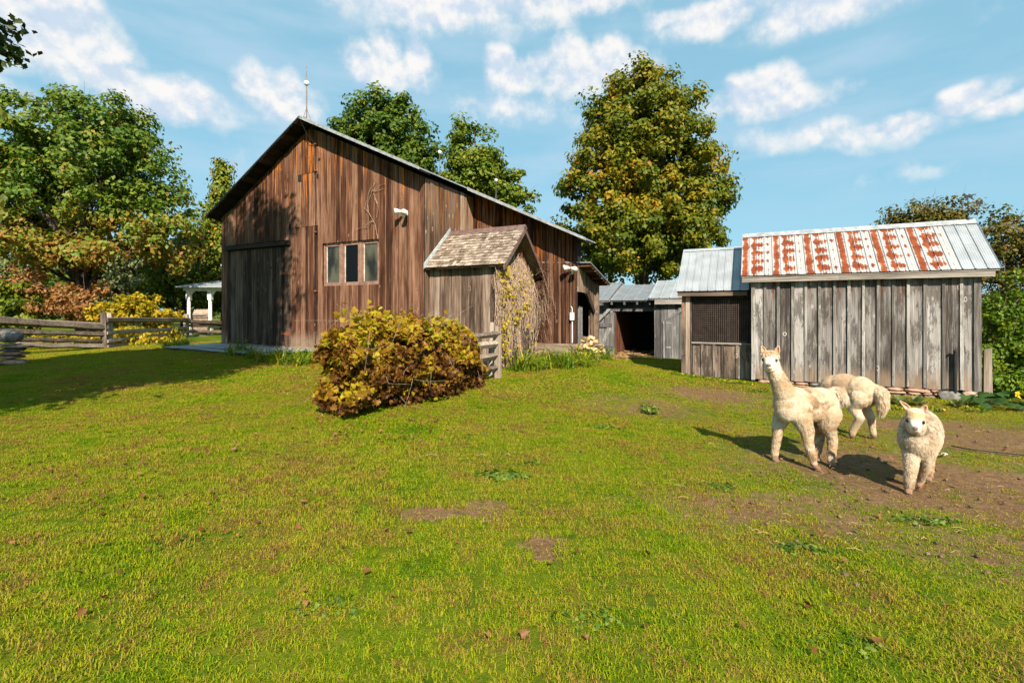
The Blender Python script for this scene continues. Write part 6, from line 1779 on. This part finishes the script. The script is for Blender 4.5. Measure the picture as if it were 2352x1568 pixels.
def alpaca(label, base, parts_fn, colour_fn, eyes, ears, nose, seed, wool_len, n_tuft, comb=(0, 0, -1), rz=0.0):
    """parts_fn(mb) fills a bundle of overlapping shapes which is fused into one skin"""
    z = h(base[0], base[1])
    root = thing('alpaca', label, 'alpaca', (base[0], base[1], z), rz)
    mb = MB(); parts_fn(mb)
    tmp = link('alpaca_form', mesh_from('alpaca_form', mb.v, mb.f))
    md = tmp.modifiers.new('fuse', 'REMESH'); md.mode = 'VOXEL'; md.voxel_size = .0105
    sm = tmp.modifiers.new('soft', 'SMOOTH'); sm.factor = .5; sm.iterations = 5
    tex = bpy.data.textures.new('fleece', 'CLOUDS'); tex.noise_scale = .07; tex.noise_depth = 3
    dm = tmp.modifiers.new('fleece', 'DISPLACE'); dm.texture = tex; dm.strength = .008; dm.mid_level = .5; dm.texture_coords = 'LOCAL'
    # muzzle, feet stay smooth: weight by height is not needed, the fleece is fine there
    dg = bpy.context.evaluated_depsgraph_get()
    me = bpy.data.meshes.new_from_object(tmp.evaluated_get(dg))
    bpy.data.objects.remove(tmp)
    n = len(me.vertices)
    co = np.empty(n * 3, np.float32); me.vertices.foreach_get('co', co); co = co.reshape(-1, 3)
    col, furl = colour_fn(co)
    at = me.attributes.new('col', 'FLOAT_COLOR', 'POINT')
    at.data.foreach_set('color', np.concatenate([col, np.ones((n, 1))], 1).astype(np.float32).ravel())
    me.materials.clear(); me.materials.append(WOOL)
    me.polygons.foreach_set('use_smooth', np.ones(len(me.polygons), bool)); me.name = 'body'; me.update()
    body = link('body', me, root)
    # fleece: short locks all over the skin
    me.calc_loop_triangles()
    tri = np.empty(len(me.loop_triangles) * 3, np.int32); me.loop_triangles.foreach_get('vertices', tri); tri = tri.reshape(-1, 3)
    a, b, c = co[tri[:, 0]], co[tri[:, 1]], co[tri[:, 2]]
    cr = np.cross(b - a, c - a); ar = np.linalg.norm(cr, axis=1); fn = cr / np.maximum(ar, 1e-12)[:, None]
    r = np.random.default_rng(seed)
    pk = r.choice(len(tri), n_tuft, p=ar / ar.sum())
    w1 = r.uniform(0, 1, n_tuft); w2 = r.uniform(0, 1, n_tuft); sw = w1 + w2 > 1; w1[sw], w2[sw] = 1 - w1[sw], 1 - w2[sw]
    p = a[pk] + (b - a)[pk] * w1[:, None] + (c - a)[pk] * w2[:, None]; nr = fn[pk]
    cl, fl = colour_fn(p)
    ln = wool_len * fl * r.uniform(.5, 1.3, n_tuft)
    clump = np.stack([n3(p + 3, 2, 22), n3(p + 5, 7, 22), n3(p + 9, 4, 22)], 1) - .5
    tg = np.array(comb) + np.array([.35, .25, 0]) + clump * 1.2 + r.normal(size=(n_tuft, 3)) * .3
    tg = norm(tg - nr * (tg * nr).sum(1, keepdims=True))
    d = norm(tg + nr * r.uniform(.12, .45, (n_tuft, 1)))          # locks lie along the skin and lift a little
    s = norm(np.cross(nr, d)) * (.0036 * r.uniform(.7, 1.3, n_tuft))[:, None]
    bend = np.array(comb) * .2
    V = np.empty((n_tuft, 5, 3))
    V[:, 0] = p - s - nr * .004; V[:, 1] = p + s - nr * .004
    mid = p + d * (ln * .55)[:, None]
    V[:, 2] = mid + s * .8; V[:, 3] = mid - s * .8; V[:, 4] = p + (d + bend) * ln[:, None]
    bidx = np.arange(n_tuft)[:, None] * 5
    tr = np.concatenate([bidx + [0, 1, 2], bidx + [0, 2, 3], bidx + [3, 2, 4]], 0)
    cv = np.repeat(np.clip(cl * r.uniform(.84, 1.08, (n_tuft, 1)), 0, .95), 5, 0)
    keep = np.repeat(fl > .12, 5); 
    kidx = np.where(fl > .12)[0]
    V = V[kidx]; nb_ = np.arange(len(kidx))[:, None] * 5
    tr = np.concatenate([nb_ + [0, 1, 2], nb_ + [0, 2, 3], nb_ + [3, 2, 4]], 0)
    wme = mesh_np('wool', V.reshape(-1, 3), tr, WOOL, {'col': cv[keep]})
    wl = link('wool', wme, root)
    tag(wl, kind='stuff')
    for e in eyes:
        mb = MB(); mb.ball(e, .019, 12, 8); mb.build('eye', M['eye'], root, True)
    for (c_, r3, R) in nose:
        mb = MB(); rot_ball(mb, c_, r3, R, 12, 8); mb.build('nose', M['nose'], root, True)
    for (c_, w_, hgt, lean, yw, tw) in ears:
        # a cupped spindle: wide at a third, pointed at the tip
        mb = MB(); rows_ = 7; cols = 7; b0 = 0
        for i in range(rows_):
            t = i / (rows_ - 1); wd = w_ * (math.sin(math.pi * min(1, (t * .8 + .2)) ** 1.1) * .95 + .05) * (1 if t < .98 else .3)
            for k in range(cols):
                sv = -1 + 2 * k / (cols - 1)
                x = wd * sv; y = -.5 * wd * (1 - sv * sv) * -1; zz = hgt * t
                q = yaw(yw) @ np.array([x + lean * t * t * hgt, y + tw * t * hgt, zz])
                mb.v.append(tuple(np.array(c_) + q))
        for i in range(rows_ - 1):
            for k in range(cols - 1): mb.f.append((i * cols + k, i * cols + k + 1, (i + 1) * cols + k + 1, (i + 1) * cols + k))
        e_ = mb.build('ear', EAR, root, True)
        so = e_.modifiers.new('thick', 'SOLIDIFY'); so.thickness = .008
    return root
EAR = plain('ear_fur', (0.52, 0.33, 0.22), .9, var=.2, scale=20)

CREAM = np.array([.60, .46, .315]); WHITE = np.array([.74, .64, .50]); TAN = np.array([.46, .30, .165]); DIRT = np.array([.20, .12, .07]); FOOT = np.array([.20, .115, .075])
def lerp(a, b, f): return a * (1 - f[:, None]) + b * f[:, None]
def sstep(x, a, b): t = np.clip((x - a) / (b - a), 0, 1); return t * t * (3 - 2 * t)

# --- tall alpaca, side on, looking into the camera; x to the right, y away, z up, feet at z = 0
A1 = (3.37, 5.55)
HC = np.array([-.462, -.11, 0]); HA = rad(-33)
def hd1(p): return tuple(yaw(HA) @ (np.array(p) - HC) + HC)
def unhd1(p): return (p - HC) @ yaw(HA) + HC
def F1(p): return (p[0] - A1[0], p[1] - A1[1], 0)
def body1(mb):
    # trunk: rump, barrel, chest
    R = yaw(rad(12)); 
    for (c, r3) in (((.20, .055, .675), (.20, .165, .195)), ((.05, .02, .68), (.25, .175, .195)), ((-.13, -.02, .685), (.22, .17, .20)), ((-.225, -.045, .705), (.155, .145, .195)), ((-.255, -.06, .65), (.12, .12, .14)), ((.285, .07, .65), (.125, .135, .175))):
        rot_ball(mb, c, r3, R, 20, 14)
    # neck and head
    capsule_chain(mb, [(-.25, -.05, .78), (-.325, -.07, .93), (-.40, -.09, 1.07), (-.452, -.11, 1.17)], [.128, .098, .084, .080])
    Rh = yaw(HA)
    capsule_chain(mb, [hd1((-.462, -.11, 1.20)), hd1((-.462, -.16, 1.205))], [.084, .076])
    for (c, r3) in (((-.462, -.125, 1.262), (.086, .078, .048)), ((-.462, -.20, 1.168), (.058, .075, .058)), ((-.462, -.262, 1.150), (.042, .055, .040)), ((-.462, -.215, 1.112), (.060, .05, .036))):
        rot_ball(mb, hd1(c), r3, Rh)
    # legs: shoulder/thigh, knee/hock, pastern, toes
    fl, fr, hr, hl = (-.30, .10), (-.045, -.14), (.275, -.02), (.32, .15)
    capsule_chain(mb, [(-.22, .06, .56), (-.27, .09, .42), (-.272, .10, .29), (-.29, .11, .13), (-.298, .10, .05)], [.10, .066, .050, .039, .038])
    capsule_chain(mb, [(-.11, -.10, .56), (-.07, -.13, .43), (-.055, -.14, .30), (-.02, -.15, .14), (.0, -.155, .05)], [.11, .070, .053, .041, .039])
    capsule_chain(mb, [(.25, -.02, .58), (.225, -.03, .46), (.30, -.01, .31), (.285, -.03, .16), (.265, -.04, .05)], [.135, .085, .054, .043, .040])
    capsule_chain(mb, [(.26, .12, .58), (.22, .14, .44), (.275, .16, .30), (.25, .16, .15), (.22, .15, .06)], [.125, .078, .050, .040, .037])
    for (x, y) in ((-.308, .075), (.005, -.185), (.255, -.07), (.205, .125)):
        for s in (-1, 1): rot_ball(mb, (x + s * .018, y - .02, .022), (.019, .042, .024), yaw(-.15 * s))
    # tail
    capsule_chain(mb, [(.37, .1, .80), (.45, .10, .80), (.50, .09, .72)], [.06, .062, .045])
def col1(p):
    n = len(p); c = np.repeat(CREAM[None], n, 0)
    nz = n3(p, 3, 9); nf = n3(p, 8, 28); q = unhd1(p)
    c = lerp(c, WHITE, sstep(nz, .45, .62) * .8)
    head = sstep(p[:, 2], 1.06, 1.10) * sstep(q[:, 1], -.06, -.13)
    c = lerp(c, np.array([.74, .67, .57]), head)
    c = lerp(c, np.array([.62, .41, .21]), sstep(p[:, 2], 1.235, 1.27) * sstep(n3(p, 5, 30), .35, .6) * .9)
    # soiled band behind the shoulder and a smear on the flank
    band = np.exp(-((p[:, 0] + .03 - .12 * (p[:, 2] - .65)) / .07) ** 2) * sstep(p[:, 2], .3, .5) * (p[:, 1] < .05)
    smear = np.exp(-((p[:, 0] - .10) / .15) ** 2 - ((p[:, 2] - .70) / .08) ** 2) * (p[:, 1] < .05)
    c = lerp(c, TAN, np.clip(band * 1.1 * sstep(nf, .38, .58) + smear * .7 * sstep(nf, .42, .6), 0, .85))
    c = lerp(c, DIRT, np.clip((band * .8 + smear * .8) * sstep(nf, .53, .66), 0, .8))
    neck = sstep(p[:, 0], -.40, -.30) * sstep(p[:, 2], .86, .95)
    c = lerp(c, TAN, neck * sstep(nf, .38, .56) * .85)
    c = lerp(c, TAN, .45 * sstep(n3(p, 51, 14), .50, .62))
    c = lerp(c, TAN, .5 * sstep(p[:, 2], .83, .88) * sstep(nf, .45, .6))
    leg = sstep(p[:, 2], .44, .34)
    c = lerp(c, TAN, leg * sstep(nf, .40, .58) * .8)
    c = lerp(c, DIRT * 1.4, np.exp(-((p[:, 2] - .26) / .03) ** 2) * sstep(nf, .38, .55) * .75)
    c = lerp(c, DIRT, leg * sstep(nf, .50, .64) * .8 * sstep(p[:, 2], .34, .1))
    c = lerp(c, np.array([.30, .17, .075]), np.exp(-((p[:, 2] - .445) / .03) ** 2) * (p[:, 0] > .15) * (p[:, 1] < .1) * .8)
    c = lerp(c, FOOT, sstep(p[:, 2], .075, .04))
    fur = np.where(head > .5, .22, 1.0) * sstep(p[:, 2], .04, .12)
    fur = np.where((p[:, 2] > 1.235) & (q[:, 1] > -.20), 1.7, fur)
    fur = np.where((p[:, 0] > .38) & (p[:, 2] > .6), 2.6, fur)
    fur = np.where((p[:, 2] > .40) & (p[:, 2] < .50) & (p[:, 0] > -.1), 1.6, fur)
    fur = np.where((q[:, 1] < -.19) & (p[:, 2] > 1.0) & (p[:, 2] < 1.24), .1, fur)
    return np.clip(c, .01, .9), fur
alpaca('tall cream alpaca standing side on with head raised toward the camera', A1, body1, col1,
       [hd1((-.523, -.190, 1.212)), hd1((-.401, -.190, 1.212))], [(hd1((-.522, -.11, 1.262)), .027, .100, -.28, .15 + HA, -.1), (hd1((-.402, -.11, 1.262)), .029, .105, .22, -.2 + HA, -.1)],
       [(hd1((-.462, -.306, 1.166)), (.028, .016, .018), yaw(HA)), (hd1((-.462, -.302, 1.126)), (.028, .012, .005), yaw(HA))], 701, .020, 60000)

# --- young alpaca walking straight at the camera
A2 = (4.03, 4.80)
def body2(mb):
    body2_(mb); mb.v = [(NX * v[0], v[1], v[2]) for v in mb.v]
NX = .80
def body2_(mb):
    R = yaw(rad(0))
    for (c, r3) in (((.06, .28, .50), (.205, .24, .235)), ((.03, .10, .51), (.215, .25, .235)), ((.0, -.06, .50), (.20, .19, .215)), ((-.02, -.12, .50), (.16, .15, .17)), ((.07, .42, .48), (.16, .14, .19))):
        rot_ball(mb, c, r3, R, 20, 14)
    capsule_chain(mb, [(-.01, -.10, .58), (-.03, -.22, .66), (-.035, -.28, .70)], [.135, .105, .096])
    capsule_chain(mb, [(-.035, -.28, .715), (-.04, -.33, .712)], [.097, .088])
    rot_ball(mb, (-.035, -.30, .775), (.092, .08, .055), np.eye(3))
    rot_ball(mb, (-.04, -.375, .675), (.064, .07, .058), np.eye(3))
    rot_ball(mb, (-.04, -.425, .662), (.042, .045, .040), np.eye(3))
    rot_ball(mb, (-.04, -.37, .63), (.06, .05, .03), np.eye(3))
    # legs: near fore planted forward, off fore behind, both hind showing behind it
    capsule_chain(mb, [(-.05, -.10, .40), (-.07, -.16, .32), (-.075, -.22, .21), (-.09, -.24, .11), (-.095, -.25, .045)], [.115, .082, .062, .052, .044])
    capsule_chain(mb, [(.05, -.08, .40), (.07, -.05, .30), (.06, -.02, .20), (.03, .02, .10), (.02, .03, .045)], [.10, .072, .05, .042, .036])
    capsule_chain(mb, [(.12, .36, .45), (.13, .32, .33), (.13, .40, .21), (.12, .34, .1), (.12, .32, .045)], [.12, .088, .058, .048, .042])
    capsule_chain(mb, [(-.03, .38, .45), (-.04, .40, .33), (-.03, .46, .21), (-.03, .44, .1), (-.03, .42, .045)], [.11, .08, .055, .045, .04])
    for (x, y) in ((-.098, -.285), (.018, .0), (.118, .29), (-.03, .39)):
        for s in (-1, 1): rot_ball(mb, (x + s * .017, y - .012, .02), (.017, .036, .022), yaw(-.15 * s))
    capsule_chain(mb, [(.08, .50, .60), (.09, .57, .55), (.09, .60, .46)], [.055, .055, .04])
def col2(p):
    n = len(p); c = np.repeat((CREAM * .97)[None], n, 0)
    nz = n3(p, 13, 9); nf = n3(p, 18, 30)
    c = lerp(c, WHITE, sstep(nz, .44, .6) * .7)
    head = (p[:, 1] < -.25) & (p[:, 2] > .58)
    face = head & (p[:, 1] < -.32)
    c = np.where(face[:, None], np.array([.58, .46, .335])[None], c)
    c = np.where((head & (p[:, 1] < -.40))[:, None], np.array([.70, .63, .54])[None], c)
    top = head * sstep(p[:, 2], .735, .765)
    c = lerp(c, np.array([.66, .43, .20]), top * .8 * sstep(nf, .3, .55))
    c = np.where((head & (p[:, 2] > .80))[:, None], np.array([.74, .60, .42])[None], c)
    sp = sstep(n3(p, 23, 44), .54, .62) * sstep(p[:, 2], .42, .55) * (~head)
    c = lerp(c, DIRT, sp * .75)
    c = lerp(c, np.array([.44, .31, .20]), (~head) * (.35 + .65 * sstep(p[:, 2], .55, .70)) * sstep(nf, .4, .58) * .7)
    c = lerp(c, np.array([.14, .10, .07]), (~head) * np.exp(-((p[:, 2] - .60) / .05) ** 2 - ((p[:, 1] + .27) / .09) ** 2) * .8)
    c = lerp(c, TAN, sstep(p[:, 2], .30, .2) * sstep(nz, .42, .58) * .7)
    c = lerp(c, DIRT * 1.3, sstep(p[:, 2], .22, .1) * sstep(nf, .42, .6) * .75)
    c = lerp(c, FOOT * 1.3, sstep(p[:, 2], .07, .035))
    fur = np.where(head, .5, 1.0) * sstep(p[:, 2], .03, .1)
    fur = np.where(face & (p[:, 2] < .75), .1, fur)
    fur = np.where((p[:, 2] < .2) & (p[:, 2] > .06), 1.2, fur)
    return np.clip(c, .01, .9), fur
alpaca('small fluffy cream alpaca with orange forehead walking toward the camera', A2, body2, col2,
       [(-.086, -.372, .715), (.022, -.370, .712)], [((-.082, -.28, .795), .024, .085, -.75, .2, .0), ((.026, -.28, .79), .025, .072, .35, -.3, .05)],
       [((-.032, -.464, .668), (.021, .014, .019), np.eye(3)), ((-.032, -.457, .638), (.018, .01, .005), np.eye(3))], 702, .020, 55000, rz=rad(-38))

# --- third alpaca, seen from behind, grazing with its head down beyond the tall one
A3 = (4.70, 6.70)
def body3(mb):
    body3_(mb); mb.v = [(.88 * v[0], .88 * v[1], .96 * v[2]) for v in mb.v]
def body3_(mb):
    hd = (-.30, .62); a_ = math.atan2(hd[1], hd[0]); R = yaw(a_)
    def B(f, s, z): return (f * math.cos(a_) - s * math.sin(a_), f * math.sin(a_) + s * math.cos(a_), z)
    for (f, z, r3) in ((-.12, .68, (.24, .175, .195)), (.08, .69, (.26, .18, .20)), (.24, .65, (.24, .165, .20)), (.36, .58, (.17, .14, .17)), (-.22, .65, (.14, .15, .18))):
        rot_ball(mb, B(f, 0, z), r3, R, 20, 14)
    capsule_chain(mb, [B(.40, 0, .60), B(.60, .02, .42), B(.74, .05, .22)], [.13, .10, .088])
    capsule_chain(mb, [B(.76, .05, .19), B(.86, .06, .09)], [.085, .06])
    # hind legs nearest, fore legs beyond
    capsule_chain(mb, [B(-.18, .10, .58), B(-.10, .12, .45), B(-.20, .13, .31), B(-.12, .14, .15), B(-.10, .15, .05)], [.13, .08, .055, .043, .04])
    capsule_chain(mb, [B(-.18, -.10, .58), B(-.12, -.12, .45), B(-.22, -.13, .31), B(-.23, -.14, .15), B(-.25, -.14, .05)], [.13, .08, .055, .043, .04])
    capsule_chain(mb, [B(.28, .09, .5), B(.29, .10, .3), B(.26, .10, .15), B(.26, .10, .05)], [.11, .065, .05, .042])
    capsule_chain(mb, [B(.28, -.09, .5), B(.36, -.10, .3), B(.38, -.10, .15), B(.40, -.10, .05)], [.11, .065, .05, .042])
    for (f, s) in ((-.07, .15), (-.225, -.14), (.29, .10), (.43, -.10)):
        for q in (-1, 1): rot_ball(mb, B(f + .02, s + q * .018, .022), (.042, .019, .024), yaw(a_))
    capsule_chain(mb, [B(-.33, -.02, .72), B(-.42, -.02, .66), B(-.43, -.02, .52), B(-.41, -.02, .42)], [.07, .085, .075, .045])
def col3(p):
    n = len(p); c = np.repeat(np.array([.66, .48, .31])[None], n, 0)
    nz = n3(p, 33, 8); nf = n3(p, 38, 28)
    c = lerp(c, np.array([.44, .30, .185]), sstep(nz, .40, .58) * .85)
    c = lerp(c, np.array([.74, .61, .44]), (p[:, 1] < -.12) * sstep(nf, .4, .6) * .7)
    c = lerp(c, WHITE, sstep(p[:, 2], .42, .34) * .75)
    c = lerp(c, TAN, sstep(p[:, 2], .36, .26) * sstep(nz, .4, .58) * .7)
    c = lerp(c, FOOT, sstep(p[:, 2], .085, .04))
    fur = 1.0 * sstep(p[:, 2], .03, .12)
    a_ = math.atan2(.62, -.30); f = p[:, 0] * math.cos(a_) + p[:, 1] * math.sin(a_)
    fur = np.where((f < -.34) & (p[:, 2] > .36), 2.4, fur)
    return np.clip(c, .01, .9), fur
alpaca('beige alpaca seen from behind grazing beyond the tall one', A3, body3, col3, [], [], [], 703, .020, 50000)
